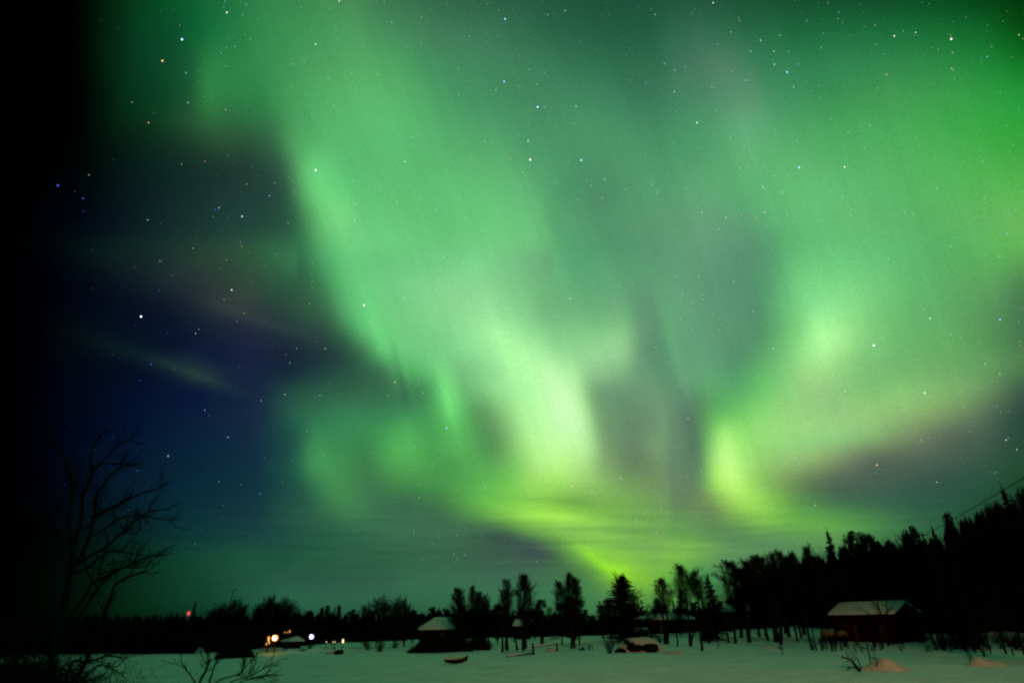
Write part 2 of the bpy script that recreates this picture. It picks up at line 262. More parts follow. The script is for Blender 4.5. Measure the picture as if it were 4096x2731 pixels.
TILES = """
632|574:35,75,60 662:38,85,62 728:50,120,72 768:75,185,100 803:90,200,115 882:105,205,125 1014:125,212,138 1102:125,210,138 1211:105,190,120 1321:90,165,112 1453:85,150,110 1541:80,135,108
720|574:38,55,58 662:38,70,60 750:50,100,68 803:80,185,105 838:95,215,120 882:100,205,120 970:115,210,130 1058:135,220,142 1124:145,230,148 1190:130,215,138 1255:108,185,122 1365:100,175,118 1431:110,175,122 1466:95,150,112 1541:85,130,108
763|574:20,38,58 662:30,52,58 750:40,75,62 803:55,130,80 838:95,205,115 873:95,210,115 926:105,205,120 1014:115,208,130 1080:140,230,145 1146:165,250,155 1190:150,235,148 1277:118,200,128 1387:125,200,130 1436:135,205,135 1458:105,160,115 1541:80,125,105
807|574:15,30,58 662:22,38,56 772:32,62,58 838:50,115,72 864:85,190,105 904:90,195,110 935:100,205,118 1014:110,205,125 1102:140,228,145 1168:170,255,158 1225:165,250,155 1277:140,220,142 1343:140,215,142 1409:145,215,145 1449:130,190,130 1466:95,145,108 1541:80,125,105
851|574:12,30,58 662:18,38,58 794:36,80,65 882:52,115,76 917:70,160,88 952:80,185,98 992:95,200,112 1014:110,218,122 1058:108,190,118 1124:135,220,138 1190:170,255,158 1260:185,255,168 1313:165,240,152 1365:135,200,135 1431:120,180,125 1475:95,150,110 1541:95,145,112
895|574:20,42,60 706:35,85,66 838:46,102,71 948:54,120,77 987:65,155,85 1014:100,215,112 1036:115,235,118 1058:95,180,105 1102:115,198,118 1146:145,230,140 1233:178,255,160 1286:200,255,180 1326:185,255,165 1343:140,205,130 1365:105,155,110 1431:100,150,110 1497:105,155,112 1541:105,150,110
939|574:15,38,60 684:38,98,72 794:46,124,79 882:49,124,78 970:58,140,82 1009:75,180,90 1031:112,228,115 1053:95,205,100 1080:80,168,88 1110:88,152,92 1146:120,195,115 1190:160,245,145 1255:185,255,165 1299:205,255,185 1339:185,255,160 1365:110,165,108 1431:95,140,102 1541:110,152,110
983|574:15,45,62 684:28,90,70 719:45,130,80 794:50,135,79 882:55,150,80 935:70,175,85 992:60,155,78 1036:85,195,90 1071:80,180,85 1097:76,152,82 1132:90,145,88 1168:125,195,110 1203:165,245,140 1277:190,255,165 1321:200,255,180 1352:175,245,150 1374:110,160,105 1453:95,135,100 1541:115,158,112
1027|574:12,50,65 662:22,70,68 702:40,110,75 719:60,155,82 772:55,145,78 838:50,130,72 891:70,175,80 939:78,185,85 992:65,160,75 1058:85,185,85 1093:74,162,80 1128:76,145,78 1159:98,165,90 1190:140,215,110 1225:175,250,135 1299:190,255,155 1357:175,240,145 1383:115,160,105 1453:95,130,95 1519:120,165,112 1541:110,150,105
1071|574:10,50,62 684:28,95,70 719:60,155,82 772:65,155,80 838:55,120,70 891:70,160,75 948:75,170,78 1014:65,150,72 1080:75,170,75 1146:90,175,80 1190:120,205,90 1233:170,240,120 1277:180,250,125 1343:170,230,125 1387:125,170,100 1453:95,130,90 1541:110,145,98
1115|574:10,50,60 684:25,85,68 750:60,140,78 794:62,145,76 847:56,118,76 904:60,135,70 1014:65,150,70 1102:85,180,75 1168:110,200,75 1233:150,225,85 1299:150,220,90 1365:140,200,95 1431:115,165,88 1497:110,150,90 1541:100,135,88
1150|574:12,55,60 706:35,95,68 785:62,145,75 838:58,126,75 926:52,106,75 1014:60,125,66 1102:95,190,70 1190:125,210,72 1255:135,210,75 1321:110,170,70 1387:120,180,78 1453:115,170,80 1541:105,150,85
1181|574:15,60,62 750:48,115,70 816:60,140,74 882:53,109,75 1014:56,109,74 1080:75,150,66 1146:115,195,68 1211:150,230,72 1299:160,238,72 1357:135,210,70 1431:115,180,75 1541:105,155,82
1225|574:15,65,62 750:35,95,68 882:52,110,76 1058:59,108,76 1146:60,105,66 1211:85,150,65 1277:112,178,74 1365:126,198,76 1453:112,178,76 1541:110,165,75
1269|574:15,70,55 794:35,95,65 1014:50,100,70 1146:55,90,72 1233:65,95,75 1277:75,130,60 1321:108,178,66 1365:135,215,55 1453:118,186,74 1541:112,172,82
1308|574:18,75,55 794:35,95,65 1014:50,105,72 1190:58,98,80 1277:62,115,68 1343:75,140,60 1387:112,188,55 1418:148,230,38 1475:120,195,55 1541:102,162,72
--
0|115:0,0,0 170:0,0,0 217:1,18,5 280:2,48,18 371:2,80,32 426:5,92,42 481:15,105,52 591:40,130,68 738:58,142,78 858:68,138,84
73|115:0,0,0 181:0,2,0 243:1,32,14 316:2,62,32 408:5,82,42 463:10,105,50 536:28,125,62 628:48,142,75 774:65,155,88 858:75,160,92
147|115:0,0,0 181:0,2,0 243:2,32,14 316:3,58,32 408:12,78,44 444:20,95,50 481:38,132,65 529:35,128,65 628:50,145,78 738:70,162,90 858:78,172,98
220|115:0,0,0 181:0,1,0 232:1,18,8 280:2,45,20 371:6,65,36 437:20,85,46 474:42,135,68 510:38,128,64 591:38,130,66 664:60,158,85 774:78,180,98 858:85,188,105
275|115:0,0,0 188:0,2,1 261:2,32,14 353:10,55,30 426:28,78,44 481:42,108,56 536:38,105,58 609:42,118,66 664:62,152,85 738:75,178,98 858:82,190,108
330|115:0,0,0 188:0,3,2 261:2,22,14 353:8,42,28 444:25,62,42 499:38,78,50 573:38,82,55 628:45,100,65 672:70,165,90 738:78,185,102 858:80,190,108
385|115:0,0,2 188:0,5,4 280:3,24,20 371:8,38,32 481:20,52,42 573:30,62,52 635:38,78,62 672:65,130,80 694:85,195,105 738:95,212,118 792:82,190,108 858:80,188,105
440|115:0,0,6 188:0,5,8 280:4,22,24 408:14,42,38 518:24,55,48 609:30,65,55 657:38,80,62 686:72,155,88 716:98,210,115 767:98,218,118 811:85,200,110 858:85,195,110
494|115:0,0,8 170:0,4,12 261:4,18,26 390:15,42,40 518:25,60,52 628:32,72,60 672:38,88,65 701:65,145,82 738:98,205,112 785:112,222,125 829:95,200,115 858:92,198,114
564|115:0,0,10 188:0,8,20 298:8,28,32 426:22,50,48 554:32,66,56 646:38,85,62 694:45,115,70 738:80,180,100 792:98,208,118 858:105,210,125
--
0|804:60,135,78 914:50,118,74 1060:40,100,68 1207:35,92,66 1353:25,82,56 1547:25,82,58
73|804:72,158,90 895:62,142,86 1005:58,125,84 1134:50,118,82 1243:38,105,72 1353:32,95,68 1463:28,92,64 1547:32,98,68
147|804:78,170,95 895:72,168,94 987:62,145,90 1097:60,135,90 1207:55,128,85 1317:45,118,80 1427:38,110,74 1547:42,110,78
220|804:82,185,104 914:80,182,102 1024:65,155,94 1134:62,142,92 1243:60,135,90 1353:58,135,92 1463:50,122,86 1547:52,120,86
293|804:82,188,106 914:82,192,108 1024:75,172,102 1134:72,158,100 1243:65,145,95 1353:68,150,98 1463:64,142,95 1547:62,138,92
366|804:80,188,106 914:82,190,108 1024:82,182,106 1134:82,178,106 1225:75,160,102 1317:68,148,98 1427:72,150,100 1547:72,155,100
440|804:88,198,114 914:85,192,108 1024:88,195,112 1134:92,195,114 1225:88,180,112 1298:72,150,100 1390:70,142,98 1482:78,158,104 1547:82,165,108
513|804:98,210,120 914:92,200,114 1024:90,195,112 1134:98,205,118 1225:98,195,118 1280:82,165,106 1353:78,152,102 1463:80,155,105 1547:88,160,110
564|804:105,215,128 914:98,208,120 1024:95,200,116 1134:108,208,124 1243:100,195,120 1298:80,165,105 1390:82,158,106 1547:88,158,112
--
0|1493:28,88,60 1603:30,85,60 1713:22,82,52 1859:15,80,42 2042:10,78,38 2189:2,75,25 2350:0,55,8
73|1493:32,100,70 1603:48,108,80 1713:35,108,70 1823:25,105,58 1969:25,110,58 2115:20,112,50 2262:10,105,38 2350:2,80,15
146|1493:42,112,78 1585:62,120,92 1669:75,130,98 1749:48,128,82 1859:40,130,76 2006:42,135,72 2152:38,138,65 2280:20,135,48 2350:10,120,30
220|1493:52,125,88 1621:68,138,98 1713:85,148,108 1786:60,145,92 1896:50,145,80 2042:58,155,78 2189:48,160,68 2350:30,155,50
293|1493:58,138,92 1621:72,155,100 1720:92,175,118 1804:72,165,98 1932:65,168,88 2079:65,172,82 2225:52,172,65 2350:40,165,52
366|1493:68,148,98 1621:78,162,104 1713:90,178,112 1804:85,182,108 1932:78,178,98 2079:75,180,90 2225:68,180,75 2350:58,172,62
439|1493:75,152,102 1621:90,172,112 1713:85,175,110 1804:90,190,112 1896:92,192,112 2042:82,184,98 2189:78,184,85 2350:82,185,75
513|1493:80,152,104 1603:95,160,115 1694:88,160,112 1768:85,175,110 1841:95,195,114 1969:92,190,108 2115:82,180,95 2225:88,182,90 2350:100,185,85
571|1493:85,152,108 1603:98,160,118 1713:88,155,112 1786:85,172,108 1859:92,195,112 2006:95,195,112 2189:82,182,95 2350:95,185,85
--
488|1837:88,185,110 1955:88,190,112 2072:82,182,100 2189:82,182,90 2350:95,190,80
576|1837:88,190,112 1940:95,200,115 2043:90,192,110 2130:82,180,98 2218:82,178,88 2306:88,185,82 2350:90,175,80
664|1837:112,215,125 1925:120,222,128 2013:108,205,118 2101:88,185,100 2189:88,172,94 2277:85,160,88 2350:70,130,78
722|1837:120,222,130 1881:140,238,140 1955:135,228,130 2013:110,200,112 2101:95,182,102 2189:88,170,94 2277:80,150,86 2350:65,118,75
781|1837:138,230,140 1890:172,255,152 1940:158,238,140 1984:125,210,120 2072:100,185,102 2189:92,172,92 2277:80,148,82 2350:65,118,72
840|1837:150,232,138 1896:150,225,130 1955:125,205,115 2043:108,185,105 2160:102,175,98 2277:92,158,88 2350:75,125,75
898|1837:155,215,135 1896:142,205,120 1984:120,195,108 2072:125,200,108 2160:125,185,102 2248:108,158,95 2306:80,115,80 2350:55,90,68
942|1837:140,200,120 1925:138,212,112 2013:148,210,115 2101:140,195,110 2189:115,160,95 2277:80,115,82 2336:50,85,70 2350:42,78,65
--
890|1493:115,180,120 1548:105,160,112 1581:85,135,105 1657:92,165,105 1712:90,175,98 1785:125,205,112 1895:125,195,115 2004:128,200,110 2114:130,205,108 2223:120,175,100 2296:92,130,90 2351:50,85,68
945|1493:110,170,112 1566:90,130,102 1599:75,115,95 1617:85,165,88 1676:95,190,90 1749:130,220,108 1822:145,215,120 1931:140,200,120 2023:140,200,112 2132:130,175,102 2205:110,145,95 2278:75,105,82 2351:35,72,58
1000|1493:115,170,112 1548:100,140,105 1603:75,115,92 1621:90,170,85 1650:150,240,110 1668:175,255,118 1697:135,225,98 1749:145,225,112 1822:150,215,120 1931:150,205,118 2023:135,175,105 2114:110,130,92 2187:85,105,85 2260:65,95,78 2351:35,72,56
1054|1493:120,172,112 1548:98,138,102 1606:80,118,92 1628:125,205,95 1654:185,255,120 1679:205,255,140 1697:165,245,110 1730:145,215,100 1803:145,200,108 1876:140,180,105 1931:120,145,98 2004:88,105,85 2114:75,100,82 2223:58,90,74 2351:32,75,50
1109|1493:125,172,105 1566:95,130,95 1610:90,135,88 1632:140,215,88 1661:180,255,98 1690:195,255,120 1708:165,240,95 1749:130,195,85 1803:115,160,85 1858:88,120,80 1931:75,100,82 2041:62,95,78 2150:48,85,70 2260:38,82,62 2351:25,70,42
1153|1493:120,175,92 1566:95,130,90 1632:110,145,82 1668:140,200,78 1705:165,235,85 1741:150,225,82 1785:115,190,72 1840:85,145,72 1913:65,115,75 2041:50,95,74 2187:38,85,65 2351:20,65,38
1200|1493:115,180,75 1548:100,160,82 1639:90,135,82 1712:105,165,72 1756:120,195,70 1822:100,180,68 1913:90,170,68 2004:70,140,70 2114:45,100,65 2223:35,85,55 2351:18,60,35
1237|1493:112,182,74 1584:100,170,75 1676:85,140,85 1767:82,138,85 1858:90,150,80 1931:85,150,72 2004:65,130,72 2150:40,90,55 2351:15,50,30
1266|1493:122,190,72 1584:120,185,70 1676:88,145,85 1785:85,145,85 1931:70,125,75 2150:35,85,50 2351:12,45,25
1310|1493:112,184,64 1529:110,190,60 1603:75,150,75 1676:75,140,80 1822:60,115,70 2004:45,100,60 2351:10,40,22
1347|1493:100,185,55 1548:75,155,65 1621:60,135,72 1749:50,110,60 2351:10,35,20
--
517|0:0,0,0 115:0,3,2 198:4,28,20 297:10,42,32 428:14,55,42 527:30,82,55 610:38,105,65 652:45,115,68 689:62,148,84
583|0:0,0,0 115:0,2,6 181:3,16,18 264:10,32,30 379:22,48,42 478:38,68,52 560:42,82,58 626:42,105,65 659:48,116,70 689:55,138,80
649|0:0,0,0 115:0,0,8 198:2,8,20 297:10,24,34 379:24,40,45 461:38,52,52 544:42,68,56 610:42,82,60 659:42,96,64 689:46,115,70
695|0:0,0,0 115:0,0,8 214:2,8,22 313:6,18,34 395:14,26,42 445:26,38,48 494:42,54,55 544:52,64,60 610:45,66,60 659:42,78,60 689:42,92,62
747|0:0,0,0 82:0,0,4 148:2,8,12 198:2,12,22 297:3,14,34 395:8,20,44 494:22,36,55 577:34,44,60 643:38,54,62 689:40,68,64
797|0:0,0,0 82:0,0,5 165:2,10,16 264:6,22,30 330:6,22,36 395:5,18,46 494:14,28,56 593:26,36,64 689:34,48,66
830|0:0,0,0 82:0,0,6 165:1,6,16 297:4,16,34 346:8,26,42 395:22,42,50 445:22,42,56 494:12,28,58 593:22,34,64 689:30,45,66
860|0:0,0,0 82:0,0,6 198:1,8,24 330:2,14,40 395:8,26,48 445:26,50,55 488:30,52,58 527:20,38,60 610:20,36,64 689:26,48,66
896|0:0,0,0 82:0,0,6 198:1,8,26 330:2,16,44 461:8,26,56 527:14,34,60 610:18,36,64 689:26,56,68
962|0:0,0,0 66:0,0,6 165:0,4,22 297:0,16,44 428:6,28,56 560:16,38,64 626:22,48,66 659:28,70,68 689:30,95,70
1031|0:0,0,0 66:0,0,6 165:0,3,24 297:0,18,46 428:4,34,60 560:14,44,66 626:24,60,68 659:32,100,72 689:42,128,78
--
976|115:0,2,18 276:2,18,44 437:4,30,56 598:18,38,62 679:26,52,66 706:35,100,72 813:40,110,72 920:55,135,78
1057|115:0,2,18 276:2,22,44 437:4,36,56 598:14,46,64 663:26,65,68 711:55,140,80 786:48,130,75 856:50,130,72 920:68,165,80
1137|115:0,2,10 276:2,26,42 437:6,42,56 598:16,52,64 695:30,70,66 759:55,130,74 824:55,130,74 878:45,95,68 920:50,88,68
1191|115:0,3,6 276:2,28,32 437:8,48,56 598:20,58,64 759:35,80,66 867:48,110,70 920:48,100,68
1245|115:0,3,3 276:3,32,26 437:10,55,50 598:24,70,62 759:35,90,66 920:42,98,68
1266|115:0,3,2 276:3,35,24 437:12,66,48 598:25,85,60 759:38,95,66 920:45,98,68
1325|115:0,4,2 276:3,35,20 437:12,65,44 598:28,85,62 813:40,90,68 920:46,95,72
1379|115:0,4,1 222:2,25,12 330:5,45,25 491:14,68,48 652:38,98,72 813:42,98,72 920:46,102,72
1422|115:0,4,1 276:1,28,10 437:8,50,32 652:25,80,55 920:38,95,64
--
459|1263:92,185,115 1322:75,155,108 1395:75,145,105 1498:82,155,108 1586:88,165,112 1673:90,175,115 1761:92,190,118 1849:88,192,115 1952:80,185,100
547|1263:88,185,115 1307:78,165,108 1380:72,150,102 1468:78,150,105 1556:88,160,112 1629:92,160,118 1703:85,150,112 1761:82,158,108 1805:82,175,108 1864:88,195,112 1952:88,195,110
635|1263:95,190,122 1322:85,172,112 1395:88,168,112 1483:84,158,110 1556:90,162,115 1644:85,152,112 1717:78,145,105 1776:82,165,108 1814:95,195,115 1864:112,215,125 1952:108,215,120
694|1263:105,200,125 1337:95,185,118 1424:95,180,115 1468:85,160,110 1527:95,172,118 1600:90,158,115 1673:85,150,112 1747:75,145,105 1776:88,175,110 1820:105,205,120 1879:125,228,135 1952:140,240,145
752|1263:130,220,140 1337:115,205,125 1424:118,205,128 1451:95,175,112 1498:85,155,108 1542:95,168,115 1600:90,160,115 1673:85,152,110 1747:75,145,102 1785:90,175,105 1835:120,215,120 1879:160,250,145 1952:160,250,150
811|1263:130,225,135 1322:125,210,130 1395:140,215,142 1439:150,220,148 1462:100,165,112 1512:82,150,105 1556:92,165,115 1629:90,160,115 1703:78,145,102 1747:85,165,102 1791:105,190,108 1849:145,235,135 1893:170,255,150 1952:150,225,130
870|1263:185,255,165 1322:165,240,150 1345:125,190,125 1380:140,200,138 1439:125,185,125 1468:100,160,110 1527:85,145,105 1571:92,160,112 1615:92,170,112 1688:80,160,102 1747:92,190,98 1791:115,205,110 1849:150,215,125 1893:155,215,125 1952:145,200,118
916|1263:190,255,165 1322:175,245,150 1342:125,180,118 1380:120,170,118 1439:105,155,112 1527:95,150,110 1580:85,135,105 1615:85,165,100 1673:85,180,95 1732:100,200,95 1776:120,215,110 1820:145,210,120 1893:140,195,115 1952:150,200,118
"""
# softer and finer curtains, rays and thin cloud: x, y, half length, half width, tilt, r, g, b
FX = [(1235, 1262, 85, 17, 27, -9, -20, 7), (1130, 1225, 70, 14, 16, -4, -10, 3), (1372, 1288, 55, 9, 37, 18, 32, -15), (1900, 1010, 120, 22, -8, -10, 4, 2), (600, 738, 110, 8, 19, 8, 7, 4), (450, 862, 80, 9, 21, 9, 15, 3), (300, 810, 90, 12, 19, 2, 7, 0), (1030, 925, 55, 7, 74, 6, 14, 5), (870, 800, 70, 7, 76, 4, 8, 4), (895, 830, 60, 6, 76, 4, 9, 4),
      (918, 850, 60, 5, 76, -4, -7, -3), (935, 870, 50, 6, 76, 4, 9, 4), (850, 770, 70, 6, 72, -3, -7, -3),
      (1295, 1153, 75, 6, 5, -16, -18, -6), (1330, 1172, 90, 7, 6, -8, -8, -4), (1265, 1186, 90, 8, 7, 8, 10, 1),
      (1545, 1120, 100, 7, 88, -5, -5, -2), (1565, 860, 120, 9, 72, 5, 6, 4), (1430, 1255, 130, 5, 3, -12, -14, 4),
      (1500, 1220, 150, 5, 2, -7, -10, 0), (1540, 1262, 110, 6, 2, 8, 10, 0), (1425, 1312, 34, 10, 20, 8, 10, -5)]

def parse():
    ys, rows = [], []
    gx = np.arange(0, 2353, 8.0)
    for ln in CH.strip().splitlines():
        a, b = ln.split('|')
        ys.append(float(a))
        pts = [p.split(':') for p in b.split()]
        xs = np.array([float(p[0]) for p in pts])
        cs = np.array([[float(c) for c in p[1].split(',')] for p in pts])
        rows.append(np.stack([np.interp(gx, xs, cs[:, k]) for k in range(3)], 1))
    R = np.array(rows)
    # rounded breakpoints
    ker = np.exp(-0.5 * (np.arange(-8, 9) / 2.6) ** 2); ker /= ker.sum()
    pad = np.pad(R, ((0, 0), (8, 8), (0, 0)), mode='edge')
    R = sum(ker[i] * pad[:, i:i + R.shape[1]] for i in range(17))
    # densify between rows with a monotone-ish cubic (Catmull-Rom)
    ys = np.array(ys)
    gy = np.arange(0, 1501, 8.0)
    out = np.zeros((len(gy), R.shape[1], 3))
    for i, y in enumerate(gy):
        k = min(len(ys) - 2, int(np.searchsorted(ys, y, side='right') - 1))
        t = (y - ys[k]) / (ys[k + 1] - ys[k])
        p0, p1, p2, p3 = R[max(0, k - 1)], R[k], R[k + 1], R[min(len(ys) - 1, k + 2)]
        h = ys[k + 1] - ys[k]
        m1 = (p2 - p0) / (ys[k + 1] - ys[max(0, k - 1)]) * h
        m2 = (p3 - p1) / (ys[min(len(ys) - 1, k + 2)] - ys[k]) * h
        out[i] = (2 * t**3 - 3 * t**2 + 1) * p1 + (t**3 - 2 * t**2 + t) * m1 + (-2 * t**3 + 3 * t**2) * p2 + (t**3 - t**2) * m2
    # finer charts laid over the coarse one, feathered into each other
    num, den = out * 0.02, np.full(out.shape[:2] + (1,), 0.02)
    GX, GY = np.meshgrid(gx, gy)
    for chart in TILES.strip().split('--'):
        ry, rr = [], []
        for ln in chart.strip().splitlines():
            a, b = ln.split('|')
            pts = [p.split(':') for p in b.split()]
            xs = np.array([float(p[0]) for p in pts]); cs = np.array([[float(c) for c in p[1].split(',')] for p in pts])
            row = np.stack([np.interp(gx, xs, cs[:, k]) for k in range(3)], 1)
            pr = np.pad(row, ((4, 4), (0, 0)), mode='edge')
            kk = np.exp(-0.5 * (np.arange(-4, 5) / 1.6) ** 2); kk /= kk.sum()
            ry.append(float(a)); rr.append(sum(kk[i] * pr[i:i + len(gx)] for i in range(9)))
            x0, x1 = xs[0], xs[-1]
        ry = np.array(ry)
        fld = np.zeros_like(out)
        for i, y in enumerate(gy):
            yc = min(max(y, ry[0]), ry[-1] - .01)
            k = int(np.searchsorted(ry, yc, side='right') - 1); t = (yc - ry[k]) / (ry[k + 1] - ry[k])
            h = ry[k + 1] - ry[k]
            k0, k3 = max(0, k - 1), min(len(ry) - 1, k + 2)
            m1 = (rr[k + 1] - rr[k0]) / (ry[k + 1] - ry[k0]) * h; m2 = (rr[k3] - rr[k]) / (ry[k3] - ry[k]) * h
            fld[i] = (2 * t**3 - 3 * t**2 + 1) * rr[k] + (t**3 - 2 * t**2 + t) * m1 + (-2 * t**3 + 3 * t**2) * rr[k + 1] + (t**3 - t**2) * m2
        F = 70.0
        wx = np.minimum(1 if x0 < 5 else np.clip((GX - x0) / F, 0, 1), 1 if x1 > 2330 else np.clip((x1 - GX) / F, 0, 1))
        wy = np.minimum(1 if ry[0] < 5 else np.clip((GY - ry[0]) / F, 0, 1), np.clip((ry[-1] + 20 - GY) / F, 0, 1))
        wt = (wx * wy)[..., None] ** 1.5
        if x0 < 620 < 1500 < x1 + 60: wt = wt * 2.5
        num = num + fld * wt; den = den + wt
    out = num / den
    pad = np.pad(out, ((4, 4), (0, 0), (0, 0)), mode='edge')
    k2 = np.exp(-0.5 * (np.arange(-4, 5) / 1.6) ** 2); k2 /= k2.sum()
    out = sum(k2[i] * pad[i:i + len(gy)] for i in range(9))
    return np.clip(out, 0, 255)

GRID = parse()

def aurora(az, el):
    """linear radiance of the night sky in direction (az, el), radians"""
    dx, dy, dz = np.sin(az) * np.cos(el), np.cos(az) * np.cos(el), np.sin(el)
    cp, sp = math.cos(PITCH), math.sin(PITCH)
    f = dy * cp + dz * sp
    fs = np.maximum(f, 0.25)
    u, v = dx / fs, (dz * cp - dy * sp) / fs
    a = u * math.cos(ROLL) - v * math.sin(ROLL)
    b = u * math.sin(ROLL) + v * math.cos(ROLL)
    X = (CX + a * FPX) / 1.7415
    Y = (CY - b * FPX) / 1.7415
    gx = np.clip(X, 0, 2351) / 8.0
    gy = np.clip(Y, 0, 1499) / 8.0
    ix, iy = np.minimum(gx.astype(int), GRID.shape[1] - 2), np.minimum(gy.astype(int), GRID.shape[0] - 2)
    tx, ty = (gx - ix)[..., None], (gy - iy)[..., None]
    c = (GRID[iy, ix] * (1 - tx) + GRID[iy, ix + 1] * tx) * (1 - ty) + (GRID[iy + 1, ix] * (1 - tx) + GRID[iy + 1, ix + 1] * tx) * ty
    for (x, y, L, W, an, r, g, bb) in FX:
        ca, sa = math.cos(an * D2R), math.sin(an * D2R)
        p = (X - x) * ca + (Y - y) * sa
        q = -(X - x) * sa + (Y - y) * ca
        gss = np.exp(-0.5 * (p / L) ** 2 - 0.5 * (q / W) ** 2)[..., None]
        c = c + gss * np.array([r, g, bb])
    # thin drifting cloud bands low down
    band = np.exp(-0.5 * ((Y - 1235) / 70) ** 2)
    nz = (np.sin(Y * 0.22 + 1.5 * np.sin(X * 0.006)) * np.sin(X * 0.011 + Y * 0.03) + 0.7 * np.sin(Y * 0.41 + X * 0.013 + 1.0) * np.sin(X * 0.007 + 2.0))
    c = c * (1 + 0.035 * (band * nz)[..., None])
    # faint rays and drifts running down the curtains
    q = X * 0.94 - Y * 0.34; p_ = X * 0.34 + Y * 0.94
    ray_ = (np.sin(q * 0.105 + 1.3 * np.sin(p_ * 0.004 + q * 0.011)) * np.sin(q * 0.031 + p_ * 0.0035 + 1) + 0.7 * np.sin(q * 0.23 + 2 * np.sin(p_ * 0.005)) * np.sin(q * 0.043 - p_ * 0.004)
            + 0.5 * np.sin(q * 0.047 + 0.9 * np.sin(p_ * 0.006 + 2)) )
    c = c * (1 + 0.008 * (ray_ * (1 - band))[..., None])
    # mix the colours slightly toward grey for a milkier tone
    c = np.clip(c, 0, 255)
    g_ = (c * np.array([.30, .59, .11])).sum(-1, keepdims=True)
    c = c * .90 + g_ * .10 + c[..., 2:3] * np.array([.02, .01, .01])
    c = np.clip(c, 0, 255) / 255.0
    lin = np.where(c <= 0.04045, c / 12.92, ((c + 0.055) / 1.055) ** 2.4)
    back = np.clip((0.55 - f) / 0.5, 0, 1)[..., None]
    back = back * back * (3 - 2 * back)
    # the unseen half of the sky: glow added to brighten the snow, kept low on the left
    far = np.array([0.046, 0.215, 0.125]) * (0.12 + 0.88 * (0.5 + 0.5 * np.sin(az)))[..., None]
    return lin * (1 - back) + far * back

def build_sky():
    az = np.concatenate([np.arange(-180, -58, 4), np.arange(-58, 58, 0.3), np.arange(58, 180, 4)])
    el = np.concatenate([np.arange(-6, -1, 1.0), np.arange(-1, 62, 0.3), np.arange(62, 90, 2), [89.99]])
    A, E = np.meshgrid(az * D2R, el * D2R)
    R = 2900
    V = np.stack([R * np.sin(A) * np.cos(E), R * np.cos(A) * np.cos(E), CAMZ + R * np.sin(E)], -1).reshape(-1, 3)
    na, ne = len(az), len(el)
    j, i = np.meshgrid(np.arange(ne - 1), np.arange(na), indexing='ij')
    i2 = (i + 1) % na
    F = np.stack([j * na + i, (j + 1) * na + i, (j + 1) * na + i2, j * na + i2], -1).reshape(-1, 4)
    me = bpy.data.meshes.new('sky')
    me.vertices.add(len(V)); me.vertices.foreach_set('co', V.ravel().astype('f'))
    me.loops.add(F.size); me.loops.foreach_set('vertex_index', F.ravel().astype('i'))
    me.polygons.add(len(F)); me.polygons.foreach_set('loop_start', np.arange(0, F.size, 4, dtype='i'))
    me.update(calc_edges=True)
    at = me.attributes.new('glow', 'FLOAT_VECTOR', 'POINT')
    at.data.foreach_set('vector', aurora(A, E).reshape(-1, 3).ravel().astype('f'))
    m = bpy.data.materials.new('aurora_sky'); m.use_nodes = True
    n = m.node_tree; n.nodes.clear()
    o = n.nodes.new('ShaderNodeOutputMaterial'); e = n.nodes.new('ShaderNodeEmission')
    a = n.nodes.new('ShaderNodeAttribute'); a.attribute_name = 'glow'
    tc = n.nodes.new('ShaderNodeTexCoord')
    nz = n.nodes.new('ShaderNodeTexNoise'); nz.inputs['Scale'].default_value = 0.16; nz.inputs['Detail'].default_value = 1
    mr = n.nodes.new('ShaderNodeMapRange'); mr.inputs['From Min'].default_value = 0.25; mr.inputs['From Max'].default_value = 0.75
    mr.inputs['To Min'].default_value = 0.91; mr.inputs['To Max'].default_value = 1.09
    n.links.new(tc.outputs['Object'], nz.inputs['Vector']); n.links.new(nz.outputs['Fac'], mr.inputs['Value'])
    n.links.new(mr.outputs[0], e.inputs['Strength']); n.links.new(a.outputs['Vector'], e.inputs['Color'])
    n.links.new(e.outputs[0], o.inputs[0])
    m.cycles.emission_sampling = 'NONE'
    me.materials.append(m)
    ob = bpy.data.objects.new('sky', me); COL.objects.link(ob)
    tag(ob, kind='structure')
    return ob

sky = build_sky()

